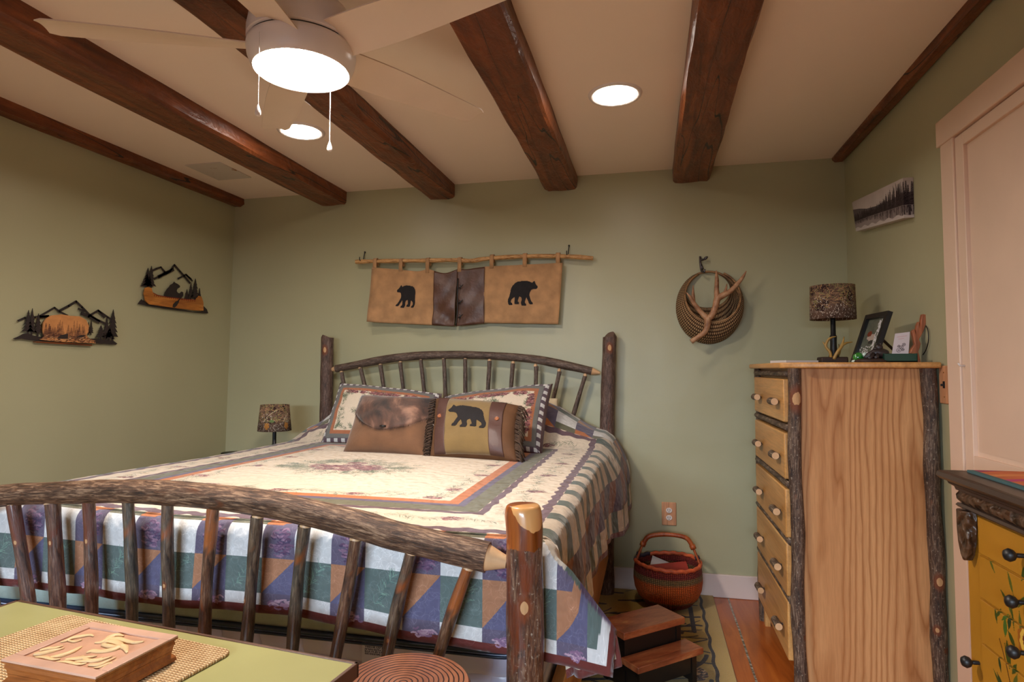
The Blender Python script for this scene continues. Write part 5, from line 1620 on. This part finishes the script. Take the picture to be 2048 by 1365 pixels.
# ------------------------------------------------------------------ things on the dresser
ZD = DT
def on(px, y, z=ZD):
    """point at depth y seen in pixel column px, at height z"""
    p = spot(px, 720, y=y); return np.array([p[0], y, z])
# papers
a = on(1604, 3.0); b = on(1632, 3.05)
card_obj('paper_stack', 'flat stack of white papers on the oak dresser left of the lamp', 'papers', (a[0]-.03, 3.02, ZD+.0075), .16, .12, .014, (0, 0, .4), M['paper'])
card_obj('notepad', 'dark thin notebook lying behind the papers on the oak dresser', 'notebook', (a[0]-.02, 3.13, ZD+.006), .13, .09, .010, (0, 0, -.2), M['log_base'])
# picture frame, leaning back on its strut
pf = thing('picture_frame', 'black picture frame with a snowy photo leaning on the dresser', 'picture frame', (.84, 2.70, ZD))
A0 = np.array([.838, 2.60, ZD+.003]); B0 = on(1704, 2.80); lean = np.array([.062, 0, .185])
exf = (B0-A0); exf[2] = 0; Wf = np.linalg.norm(exf); exf /= Wf; eyf = lean/np.linalg.norm(lean); Hf = .205
eyf = eyf-exf*(eyf@exf); eyf /= np.linalg.norm(eyf); nf = np.cross(eyf, exf); nf /= np.linalg.norm(nf)
if nf[0] > 0: nf = -nf
FR = lambda p: tuple(A0+exf*p[0]+eyf*p[1]+nf*p[2])
m = MB(); bw = .020
for lo, hi in (((0, 0, -.010), (Wf, bw, .008)), ((0, Hf-bw, -.010), (Wf, Hf, .008)), ((0, bw, -.010), (bw, Hf-bw, .008)), ((Wf-bw, bw, -.010), (Wf, Hf-bw, .008)), ((bw, bw, -.010), (Wf-bw, Hf-bw, -.006))): m.box(lo, hi, FR)
m.build('frame', M['black'], pf)
ph_ = Cloth(0, 0, Wf, Hf, 2000); nn_ = fnoise(ph_.h, ph_.w, 5, 44)
ph_.a[:] = (np.array(lin((92, 96, 84)))[None, None]*(.6+.8*nn_[:, :, None])).astype(np.float32)
q = random.Random(6)
ph_.disc(Wf*.55, Hf*.52, Wf*.22, Hf*.09, lin((176, 160, 150)), .3, 1); ph_.disc(Wf*.70, Hf*.62, Wf*.13, Hf*.07, lin((120, 62, 44)), .3, 2); ph_.disc(Wf*.5, Hf*.40, Wf*.14, Hf*.05, lin((44, 40, 40)), .3, 2)
for k in range(70): 
    x = Wf*(.24+.14*q.random()); y = Hf*q.uniform(.1, .95); ph_.disc(x, y, .004, .006, lin((206, 206, 210)), .4, k)
for k in range(60):
    x = q.uniform(0, Wf); y = q.uniform(0, Hf*.3); ph_.disc(x, y, .006, .004, lin((206, 206, 210)), .4, k)
m = MB(); m.add([FR((Wf-bw, bw, -.005)), FR((bw, bw, -.005)), FR((bw, Hf-bw, -.005)), FR((Wf-bw, Hf-bw, -.005))], [(0, 1, 2, 3)], [[(1, 0), (0, 0), (0, 1), (1, 1)]])
m.build('photo', painted('snowy_photo', ph_.image('snowy_photo'), .15, .5), pf)
mid = np.array(FR((Wf*.42, Hf*.58, -.011))); ft_ = np.array([mid[0]+.082, mid[1]-.055, ZD+.002])
m = MB(); sd_ = exf*.012; m.add([mid-sd_, mid+sd_, ft_+sd_, ft_-sd_, mid-sd_+[.004, 0, 0], mid+sd_+[.004, 0, 0], ft_+sd_+[.004, 0, 0], ft_-sd_+[.004, 0, 0]], [(0, 1, 2, 3), (4, 7, 6, 5), (0, 4, 5, 1), (2, 6, 7, 3), (1, 5, 6, 2), (0, 3, 7, 4)])
m.build('strut', M['black'], pf)
# green glass turtle
M['green_glass'] = plain('green_glass', (30, 120, 40), .08, .35, 60, spec=.8, coat=.8)
M['clear_glass'] = plain('clear_glass', (196, 214, 204), .08, .1, 60, spec=.8, coat=.8)
gt = on(1724, 2.60); gtz = ZD
ob = thing('glass_frog', 'small shiny green glass figurine on the dresser in front of the picture frame', 'figurine', gt)
gt = gt-np.array([.012, 0, 0])
m = MB(); m.lathe([(.002, .004), (.014, .006), (.021, .016), (.019, .028), (.010, .037), (.001, .040)], gt, 16, sx=1, sy=.8); m.build('body', M['green_glass'], ob, smooth=True)
m = MB(); m.lathe([(.001, .0), (.008, .004), (.010, .012), (.006, .020), (.001, .022)], gt+np.array([.020, -.006, .018]), 12); m.build('head', M['clear_glass'], ob, smooth=True)
for dx, dy in ((-.018, -.010), (.016, -.012), (-.016, .012), (.016, .012)):
    m = MB(); m.lathe([(.001, 0), (.006, .002), (.005, .008), (.001, .011)], gt+np.array([dx, dy, 0]), 10); m.build('foot', M['clear_glass'], ob, smooth=True)
# reclining dark bear figurine
fg = thing('bear_figurine', 'dark brown resin bear figurine lying on a rock base on the dresser', 'figurine', on(1758, 2.55))
c0 = on(1756, 2.55)
M['resin_dark'] = plain('resin_dark', (44, 34, 34), .4, .3, 60, .3, 90)
m = MB(); m.lathe([(.001, 0), (.055, 0), (.058, .006), (.045, .014), (.001, .016)], c0+np.array([-.018, 0, 0]), 22, sy=.6, rmod=lambda th, z: 1+.08*math.sin(5*th)+.05*math.sin(9*th)); m.build('rock_base', M['log_base'], fg, smooth=True)
def blob(m, c, r, n=14):
    prof = [(max(.0005, math.sin(math.pi*k/10)), -math.cos(math.pi*k/10)) for k in range(11)]
    s0 = len(m.v); m.lathe([(p[0], p[1]) for p in prof], (0, 0, 0), n)
    for i in range(s0, len(m.v)):
        p = m.v[i]; m.v[i] = (c[0]+p[0]*r[0], c[1]+p[1]*r[1], c[2]+p[2]*r[2])
m = MB(); S = spline([c0+np.array(p) for p in ((-.046, 0, .016), (-.025, 0, .028), (.0, 0, .036), (.022, 0, .030), (.036, 0, .020))], 5)
m.tube(S, np.interp(np.linspace(0, 1, len(S)), [0, .2, .5, .8, 1], [.006, .012, .020, .019, .006]), 14); m.build('body', M['resin_dark'], fg, smooth=True)
m = MB(); blob(m, c0+np.array([.003, -.004, .056]), (.014, .012, .013)); blob(m, c0+np.array([-.010, -.008, .052]), (.008, .007, .006)); blob(m, c0+np.array([.010, -.002, .068]), (.004, .003, .005)); blob(m, c0+np.array([-.002, .004, .069]), (.004, .003, .005)); m.build('head', M['resin_dark'], fg, smooth=True)
for dx, dz in ((-.030, .014), (.030, .014), (-.008, .016)):
    m = MB(); m.tube([c0+np.array([dx*.6, -.01, dz+.018]), c0+np.array([dx, -.018, dz+.004]), c0+np.array([dx-.010, -.022, dz])], [.009, .007, .006], 10); m.build('leg', M['resin_dark'], fg, smooth=True)
# green card holder with card
M['green_box'] = plain('green_box', (22, 62, 44), .35, .1)
g0 = on(1797, 2.545); gb = thing('card_box', 'small dark green box on the dresser holding an upright white card', 'box', g0)
m = MB(); gw = .056
for lo, hi in (((-gw, -.022, 0), (gw, .028, .006)), ((-gw, -.022, 0), (gw, -.019, .032)), ((-gw, .025, 0), (gw, .028, .034)), ((-gw, -.022, 0), (-gw+.003, .028, .033)), ((gw-.003, -.022, 0), (gw, .028, .033))):
    m.box(tuple(np.array(lo)+g0), tuple(np.array(hi)+g0))
m.build('box_body', M['green_box'], gb, bevel=.001)
kc = Cloth(0, 0, .058, .09, 3000); kc.fill(kc.X > -1, lin((206, 196, 200)))
for k in range(14): kc.stroke(.010+k*.0028, .074, .010+k*.0028+.0018, .074+(.002 if k % 2 else -.001), .0012, lin((196, 90, 90)))
for k in range(8): kc.stroke(.016+k*.003, .064, .016+k*.003+.0018, .064+(.002 if k % 2 else 0), .0012, lin((196, 90, 90)))
for (cx, cy, r_) in ((.024, .018, .009), (.032, .030, .007), (.040, .040, .006), (.022, .034, .005), (.038, .020, .005)):
    for k in range(16):
        a1 = k*.45; kc.stroke(cx+r_*math.cos(a1), cy+r_*math.sin(a1), cx+r_*.8*math.cos(a1+.45), cy+r_*.8*math.sin(a1+.45), .0013, lin((40, 34, 40)))
    for k in range(6):
        a1 = k*1.05; kc.stroke(cx, cy, cx+r_*.8*math.cos(a1), cy+r_*.8*math.sin(a1), .0009, lin((60, 50, 60)))
cc0 = g0+np.array([.006, -.004, .028])
m = MB(); m.add([cc0+np.array(p) for p in ((-.030, 0, 0), (.026, 0, 0), (.040, .018, .086), (-.010, .018, .080))], [(0, 1, 2, 3)], [[(0, 0), (1, 0), (1, 1), (0, 1)]])
cd = m.build('card', painted('card_print', kc.image('card_print'), .6), solid=.0012); tag(cd, 'white card with red lettering and a black scroll drawing standing in the green box', 'card')
# carved wooden moose antler plaque
cvp = [(1822, 722), (1818, 708), (1824, 694), (1830, 686), (1827, 672), (1824, 660), (1829, 655), (1832, 664), (1834, 648), (1838, 640), (1840, 652), (1843, 634), (1845, 625), (1852, 626), (1852, 644), (1848, 658), (1843, 668), (1838, 676), (1842, 684), (1840, 692), (1837, 700), (1842, 722)]
cvw = [spot(a, b, y=2.60) for a, b in cvp]
m = MB(); o_ = cvw[0]
m.prism([(p[0]-o_[0], p[2]-ZD) for p in cvw], (o_[0], 2.60, ZD), (1, 0, 0), (0, 0, 1), -.02)
mz = min(v_[2] for v_ in m.v); m.v = [(v_[0], v_[1], v_[2]-(mz-ZD)) for v_ in m.v]
M['carving'] = wood('carving_wood', (140, 74, 46), (184, 108, 72), (206, 132, 92), 'Z', 3, .4)
tag(m.build('wood_carving', M['carving'], bevel=.003), 'reddish wooden carving shaped like a raised antler at the right end of the dresser top', 'carving')
# thin dark cord hanging on the wall
cdp = [spot(a, b, x=XR-.006) for a, b in ((1852, 652), (1856, 662), (1857, 680), (1853, 698), (1846, 710))]
tag(MB().tube(spline(cdp, 6), .0018, 6).build('cord', M['black'], smooth=True), 'thin dark cord hanging on the right wall behind the wooden carving', 'cord')

# ================================================================== painted chest of drawers
CX, CYF, CYN = .680, 1.573, .60
ch = thing('painted_chest', 'mustard yellow chest of drawers with painted flowers, dark carved cornice and round knobs', 'chest of drawers', (.85, 1.08, 0))
M['mustard'] = plain('mustard_paint', (172, 118, 34), .32, .10, 5, .08, 40)
t = NT('carved_dark')
v = t.coords('Object')
h = t.math('ADD', t.voro(v, 42), t.math('MULTIPLY', t.wave(v, 12, 6, 2, 1.5, direction='DIAGONAL'), .6))
t.bump(h, 1.0, .014)
M['carved'] = t.set(t.ramp(h, [(0.2, lin((34, 22, 14))), (0.9, lin((86, 60, 42)))]), .35, .5)
M['dark_mould'] = plain('dark_mould', (66, 50, 42), .35, .12, 10)
m = MB(); m.box((CX+.004, CYN, 0), (1.0, CYF-.004, .955)); m.build('body', M['mustard'], ch)
def moulding(prof, name, mat):
    """profile (outward, z) swept round the front and the far end"""
    m = MB(); V = []
    for (o_, z) in prof: V.append([(CX-o_, CYN, z), (CX-o_, CYF+o_, z), (1.0, CYF+o_, z)])
    F = []; n = len(prof)
    vv = [p for r_ in V for p in r_]
    for i in range(n-1):
        for k in range(2): F.append((i*3+k, i*3+k+1, (i+1)*3+k+1, (i+1)*3+k))
    m.add(vv, F); return m.build(name, mat, ch, smooth=True, angle=35)
moulding([(.0, .950), (.010, .950), (.012, .957), (.020, .962), (.022, .968), (.032, .971), (.038, .978), (.036, .987), (.030, .990), (-.02, .990)], 'cornice', M['dark_mould'])
m = MB(); m.box((CX-.03, CYN, .984), (1.0, CYF+.03, .9895)); m.build('top', M['dark_mould'], ch)
moulding([(.0, .922), (.004, .924), (.009, .930), (.010, .940), (.005, .950), (.0, .952)], 'carved_frieze', M['carved'])
moulding([(.0, .912), (.008, .913), (.011, .917), (.008, .922), (.0, .923)], 'bead_moulding', M['dark_mould'])
m = MB(); m.prism([(-.026, .912), (.026, .912), (.026, .87), (.022, .84), (.012, .815), (.0, .802), (-.012, .818), (-.022, .845), (-.027, .88)], (CX+.002, CYF-.030, 0), (0, 1, 0), (0, 0, 1), -.02)
m.build('carved_corbel', M['carved'], ch, bevel=.004)
# the fronts carry one painted flower spray across all drawers
fp_ = Cloth(.9, .1, CYF, .93, 900)
nn_ = fnoise(fp_.h, fp_.w, 5, 12)
fp_.a[:] = (np.array(lin((172, 118, 34)))[None, None]*(.86+.28*nn_[:, :, None])).astype(np.float32)
q = random.Random(8)
gr = [lin((58, 70, 24)), lin((84, 88, 30)), lin((44, 60, 30)), lin((66, 96, 34))]
def leaf(x, y, a, L, w, c):
    for k in range(12):
        tt = k/11; ww = w*math.sin(math.pi*tt)
        fp_.disc(x+math.cos(a)*L*tt, y+math.sin(a)*L*tt, max(.0015, ww), max(.0015, ww), c)
for k in range(90):
    cx = 1.33+q.uniform(-.12, .12); cy = q.uniform(.38, .84)
    leaf(cx, cy, q.uniform(.6, 2.6)*q.choice((1, 1, -1)), q.uniform(.024, .05), q.uniform(.003, .007), q.choice(gr))
for (x0, y0, x1, y1) in ((1.30, .40, 1.34, .84), (1.40, .42, 1.44, .68), (1.22, .4, 1.2, .8), (1.3, .5, 1.25, .86), (1.36, .3, 1.42, .6)):
    fp_.stroke(x0, y0, x1, y1, .004, lin((86, 52, 20)), .1)
for (x, y, r_) in ((1.35, .71, .030), (1.22, .60, .034), (1.40, .50, .028), (1.28, .80, .02), (1.15, .74, .03)):
    fp_.disc(x, y, r_*.85, r_, lin((150, 88, 30)), .2, x*9); fp_.disc(x, y, r_*.62, r_*.8, lin((214, 170, 70)), .2, x*7); fp_.disc(x, y+.004, r_*.3, r_*.4, lin((98, 40, 24)), .3, x*5)
M['flower_front'] = painted('flower_front', fp_.image('flower_front'), .32, .5)
zr = [.908, .828, .736, .643, .552, .40, .22, .08]
for i in range(len(zr)-1):
    m = MB(); lo, hi = (CX-.0015, CYN+.05, zr[i+1]+.0022), (CX+.006, 1.511, zr[i]-.0022)
    m.box(lo, hi); m.uv = [[fp_.uv(m.v[k][1], m.v[k][2]) for k in f] for f in m.f]
    d_ = m.build('drawer', M['flower_front'], ch, bevel=.0012)
    for yk in (1.345, .85):
        zk = (zr[i]+zr[i+1])/2+.004
        m = MB(); m.lathe([(.004, 0), (.0045, .010), (.004, .013), (.010, .018), (.0125, .025), (.009, .032), (.001, .035)], (0, 0, 0), 20)
        m.v = [(CX-.001-p[2], yk+p[0], zk+p[1]) for p in m.v]
        m.build('knob', M['black'], d_, smooth=True, angle=50)
m = MB(); m.lathe([(.004, 0), (.0045, .010), (.004, .013), (.010, .018), (.0125, .025), (.009, .032), (.001, .035)], (0, 0, 0), 20)
m.v = [(CX+.003-p[2], 1.535+p[0], .590+p[1]) for p in m.v]; m.build('knob', M['black'], ch, smooth=True, angle=50)
mg_ = Cloth(0, 0, .3, .4, 900); nn_ = fnoise(mg_.h, mg_.w, 4, 3)
mg_.a[:] = (np.array(lin((196, 108, 70)))[None, None]*(.7+.5*nn_[:, :, None])).astype(np.float32)
for k in range(7): mg_.stroke(.0, .05+k*.055, .30, .09+k*.055+.02*math.sin(k), .02, lin([(180, 70, 110), (206, 130, 80), (150, 60, 90), (196, 90, 70)][k % 4]), .08)
mg_.fill((np.minimum(mg_.X, .3-mg_.X) < .012), lin((70, 96, 98)))
m = MB(); m.box((.690, 1.14, .990), (.985, 1.575, .996)); m.uv = [[((m.v[k][0]-.69)/.295, (m.v[k][1]-1.14)/.435) for k in f] for f in m.f]
tag(m.build('table_runner', painted('runner_cloth', mg_.image('runner_cloth'), .8), bevel=.001), 'orange and pink folded cloth with teal edge on top of the yellow chest', 'cloth')

# ================================================================== green table with carved box, stool
ZT2 = .70
c_fl, c_fr = spot(37, 1201, z=ZT2), spot(718, 1327, z=ZT2)
ex2 = c_fr-c_fl; TW = np.linalg.norm(ex2); ex2 /= TW; ey2 = np.cross((0, 0, 1.0), ex2)
TF = lambda p: tuple(c_fl+ex2*p[0]+ey2*p[1]+np.array([0, 0, p[2]]))
tb = thing('green_table', 'green painted table with a dark wooden edge at the foot of the bed', 'table', (c_fl[0]+.4, c_fl[1]-.25, 0))
M['green_paint'] = plain('green_table_paint', (156, 152, 100), .25, .06, 4, .06, 12)
TD = .52
m = MB(); m.box((.006, -TD+.006, -.02), (TW-.006, -.006, .0), TF); m.build('top_panel', M['green_paint'], tb)
m = MB()
for lo, hi in (((0, -.007, -.024), (TW, 0, .0015)), ((0, -TD, -.024), (TW, -TD+.007, .0015)), ((0, -TD, -.024), (.007, 0, .0015)), ((TW-.007, -TD, -.024), (TW, 0, .0015))): m.box(lo, hi, TF)
M['dark_edge'] = plain('dark_edge_wood', (84, 56, 40), .4, .2, 20)
m.build('edge_trim', M['dark_edge'], tb, bevel=.001)
m = MB(); m.box((.03, -TD+.03, -.10), (TW-.03, -.03, -.02), TF); m.build('apron', M['dark_edge'], tb)
for a in (.03, TW-.075):
    for b in (-.075, -TD+.03):
        m = MB(); m.box((a, b, -ZT2+.010), (a+.045, b+.045, -.02), TF); m.build('leg', M['dark_edge'], tb, bevel=.003)
# woven mat
mR = spot(469, 1303, z=ZT2+.004); mF = spot(396, 1366, z=ZT2+.004); mB = spot(236, 1252, z=ZT2+.004)
e1 = mB-mR; e1[2] = 0; LW = .46; e1 /= np.linalg.norm(e1); e2 = np.cross((0, 0, 1.0), e1); 
if e2[1] > 0: e2 = -e2
t = NT('jute_braid')
uvn = t.coords('UV'); x_, y_, z_ = t.sep(uvn)
rv = t.math('MULTIPLY', y_, 1/.0062); rid = t.math('FLOOR', rv); rf_ = t.math('FRACT', rv)
sl = t.math('ADD', t.math('MULTIPLY', x_, 1/.0085), t.math('MULTIPLY', t.math('ABSOLUTE', t.math('SUBTRACT', rf_, .5)), 1.4))
cf = t.math('FRACT', t.math('ADD', sl, t.math('MULTIPLY', rid, .37)))
hh = t.math('MULTIPLY', t.math('SINE', t.math('MULTIPLY', rf_, math.pi)), t.math('POWER', t.math('SINE', t.math('MULTIPLY', cf, math.pi)), .5))
nz = t.noise(uvn, 30, 4)
cc = t.ramp(t.math('ADD', t.math('MULTIPLY', hh, .6), t.math('MULTIPLY', nz, .5)), [(0.2, lin((140, 98, 58))), (0.5, lin((206, 162, 112))), (0.8, lin((234, 204, 158)))])
t.bump(hh, 1.0, .004)
M['jute'] = t.set(cc, .8, .2)
m = MB(); w_m, d_m = .46, .34
def mp_(a, b, z): return tuple(np.array([mR[0], mR[1], 0])+e1*a+e2*b+np.array([0, 0, z]))
cr = .02
outl = []
for cx, cy, a0 in ((w_m-cr, d_m-cr, 0), (cr, d_m-cr, 90), (cr, cr, 180), (w_m-cr, cr, 270)):
    for k in range(5): a = math.radians(a0+k*22.5); outl.append((cx+cr*math.cos(a), cy+cr*math.sin(a)))
nO = len(outl)
V = [mp_(a, b, ZT2+.0005) for a, b in outl]+[mp_(a, b, ZT2+.006) for a, b in outl]
F = [tuple(nO+k for k in range(nO)), tuple(range(nO))[::-1]]+[(k, (k+1) % nO, nO+(k+1) % nO, nO+k) for k in range(nO)]
m.add(V, F, [[outl[k] for k in range(nO)], [outl[k] for k in range(nO)][::-1]]+[[outl[k], outl[(k+1) % nO], outl[(k+1) % nO], outl[k]] for k in range(nO)])
tag(m.build('placemat', M['jute'], bevel=.0015), 'braided straw placemat on the green table under the carved box', 'placemat')
# carved box
ZB = ZT2+.006; ZX = ZB+.046
q0, q1, q2, q3 = [spot(a, b, z=ZX) for a, b in ((14, 1320), (205, 1358), (344, 1269), (173, 1243))]
bx = thing('carved_box', 'flat wooden box with a carved relief lid on the straw placemat', 'box', ((q0+q2)/2*np.array([1, 1, 0])+np.array([0, 0, ZB])))
cB = (q0+q1+q2+q3)/4; e1b = (q1-q0+q2-q3); e1b[2] = 0; wB = np.linalg.norm(e1b)/2; e1b /= np.linalg.norm(e1b); e2b = np.cross((0, 0, 1.0), e1b); hB = (np.linalg.norm(q3-q0)+np.linalg.norm(q2-q1))/2
def BF(p): return tuple(np.array([cB[0], cB[1], 0])+e1b*p[0]+e2b*p[1]+np.array([0, 0, p[2]]))
M['box_wood'] = wood('box_side_wood', (112, 58, 22), (156, 90, 38), (176, 112, 56), 'X', 3, .4)
M['box_frame'] = plain('box_lid_frame', (186, 146, 124), .45, .14, 14)
M['relief'] = plain('carved_relief', (206, 172, 124), .5, .1, 40, .3, 90)
M['box_field'] = plain('box_lid_field', (186, 140, 112), .5, .12, 20, .25, 60)
def ring_box(prof, name, mat):
    m = MB(); V = []; 
    for (ins, z) in prof:
        a, b = wB/2-ins, hB/2-ins
        V += [BF((-a, -b, z)), BF((a, -b, z)), BF((a, b, z)), BF((-a, b, z))]
    F = [(i*4+k, i*4+(k+1) % 4, (i+1)*4+(k+1) % 4, (i+1)*4+k) for i in range(len(prof)-1) for k in range(4)]
    F.append((3, 2, 1, 0)); n_ = (len(prof)-1)*4; F.append((n_, n_+1, n_+2, n_+3))
    U = [[(0, 0)]*4 for _ in F]
    m.add(V, F, U); return m.build(name, mat, bx)
ring_box([(.006, ZB), (.001, ZB+.004), (.002, ZB+.010), (.007, ZB+.016), (.006, ZB+.021)], 'base', M['box_wood'])
lid = ring_box([(.006, ZB+.0215), (.005, ZB+.028), (.003, ZB+.032), (.004, ZB+.037), (.0, ZB+.040), (.0, ZX-.004)], 'lid', M['box_wood'])
m = MB(); fw2 = .020
for lo, hi in (((-wB/2, -hB/2, ZX-.004), (wB/2, -hB/2+fw2, ZX)), ((-wB/2, hB/2-fw2, ZX-.004), (wB/2, hB/2, ZX)), ((-wB/2, -hB/2+fw2, ZX-.004), (-wB/2+fw2, hB/2-fw2, ZX)), ((wB/2-fw2, -hB/2+fw2, ZX-.004), (wB/2, hB/2-fw2, ZX))): m.box(lo, hi, BF)
m.build('lid_frame', M['box_frame'], lid, bevel=.001)
m = MB(); m.box((-wB/2+fw2, -hB/2+fw2, ZX-.006), (wB/2-fw2, hB/2-fw2, ZX-.003), BF); m.build('lid_field', M['box_field'], lid)
def lidp(a, b):
    """point on the lid seen at pixel (crop coordinates)"""
    p = spot(a/4.267, 1200+b/4.267, z=ZX+.001); d_ = p-np.array([cB[0], cB[1], p[2]])
    return (float(d_@e1b), float(d_@e2b))
shapes = [('flying_goose', [((515, 350), (560, 340), (620, 315), (700, 300), (770, 290), (800, 300)), [.002, .005, .007, .007, .005, .002]]),
          ('flying_goose', [((740, 440), (790, 425), (860, 430), (960, 415), (1030, 390), (1070, 400), (1085, 440)), [.003, .007, .007, .009, .010, .008, .003]]),
          ('flying_goose', [((810, 355), (870, 350), (930, 330), (1010, 330), (1080, 345), (1150, 355), (1230, 345)), [.003, .006, .010, .012, .009, .006, .003]]),
          ('wing', [((900, 340), (940, 310), (1000, 290), (1060, 300)), [.006, .009, .008, .002]]),
          ('reeds', [((290, 455), (360, 445), (450, 425), (550, 400)), [.006, .009, .008, .002]]),
          ('reeds', [((430, 480), (520, 465), (620, 430), (700, 390)), [.006, .009, .008, .002]]),
          ('reeds', [((560, 500), (660, 490), (760, 480), (830, 465)), [.006, .008, .006, .002]]),
          ('reeds', [((640, 520), (760, 510), (860, 500), (960, 470)), [.005, .008, .006, .002]]),
          ('reeds', [((760, 545), (850, 540), (920, 510), (990, 480)), [.005, .007, .006, .002]]),
          ('reeds', [((600, 440), (650, 410), (700, 385)), [.004, .005, .002]]),
          ('reeds', [((340, 420), (400, 405), (470, 400), (540, 380)), [.004, .006, .005, .002]]),
          ('reeds', [((480, 520), (570, 520), (660, 540), (740, 530)), [.004, .006, .006, .002]]),
          ('reeds', [((300, 480), (380, 480), (450, 500), (520, 490)), [.004, .006, .006, .002]]),
          ('reeds', [((700, 470), (740, 500), (820, 500), (880, 480)), [.004, .006, .005, .002]]),
          ('wing', [((900, 345), (960, 350), (1020, 370), (1060, 390)), [.008, .010, .009, .004]]),
          ('wing', [((880, 370), (940, 385), (1000, 390)), [.007, .009, .005]]),
          ('wing', [((580, 335), (640, 345), (700, 330)), [.003, .005, .003]]),
          ('reeds', [((860, 600), (900, 560), (950, 540), (1000, 500)), [.004, .005, .004, .002]]),
          ('reeds', [((980, 560), (940, 530), (860, 560), (800, 570)), [.003, .006, .005, .002]])]
for nm_, (pp, rr2) in shapes:
    P = [np.array(BF((*lidp(*p), ZX-.0015))) for p in pp]
    S = spline(P, 5); m = MB(); m.tube(S, np.interp(np.linspace(0, 1, len(S)), np.linspace(0, 1, len(rr2)), np.array(rr2)*.62), 10, wob=.2, seed=len(pp))
    c_z = ZX-.0015; m.v = [(v_[0], v_[1], c_z+(v_[2]-c_z)*.55) for v_ in m.v]
    m.build(nm_, M['relief'], lid, smooth=True)
# round carved stool
ZS = .62; sc_ = spot(806, 1366, z=ZS)
sr = .131
t = NT('ringed_wood')
v = t.coords('Object', loc=(0, 0, 0))
x_, y_, z_ = t.sep(v)
rad_ = t.math('SQRT', t.math('ADD', t.math('MULTIPLY', x_, x_), t.math('MULTIPLY', y_, y_)))
rn = t.math('ADD', rad_, t.math('MULTIPLY', t.math('SUBTRACT', t.noise(v, 14, 2), .5), .012))
fr2 = t.math('FRACT', t.math('MULTIPLY', rn, 1/.0098))
gl = t.math('GREATER_THAN', fr2, t.math('SUBTRACT', .86, t.math('MULTIPLY', t.noise(v, 26, 2), .25)))
inr = t.math('LESS_THAN', rad_, sr-.012)
gm = t.math('MULTIPLY', gl, inr)
cc = t.mix(gm, t.ramp(t.noise(t.coords('Object', (1, .2, 1)), 40, 4), [(0.3, lin((126, 76, 52))), (0.7, lin((160, 104, 74)))]), lin((44, 24, 18)))
t.bump(t.math('SUBTRACT', 1.0, gm), .8, .004)
M['rings'] = t.set(cc, .38, .5)
so = thing('round_stool', 'small round wooden stool with dark growth rings on its seat, right of the green table', 'stool', (sc_[0], sc_[1], 0))
m = MB(); m.lathe([(.02, -.040), (sr-.012, -.040), (sr-.002, -.030), (sr, -.012), (sr-.006, -.001), (sr-.012, 0), (.001, 0)], (0, 0, 0), 64)
se = m.build('seat', M['rings'], None, smooth=True, angle=40)
se.parent = so; se.location = (0, 0, ZS)
for v_ in se.data.vertices: pass
zmin = min(v_.co.z for v_ in se.data.vertices); zmax = max(v_.co.z for v_ in se.data.vertices)
se.location = (0, 0, ZS-zmax)
for k in range(3):
    a = math.radians(90+120*k)
    MB().tube([(sc_[0]+.075*math.cos(a), sc_[1]+.075*math.sin(a), ZS-.04), (sc_[0]+.10*math.cos(a), sc_[1]+.10*math.sin(a), .010)], [.017, .012], 12).build('leg', M['dark_edge'], so, smooth=True)
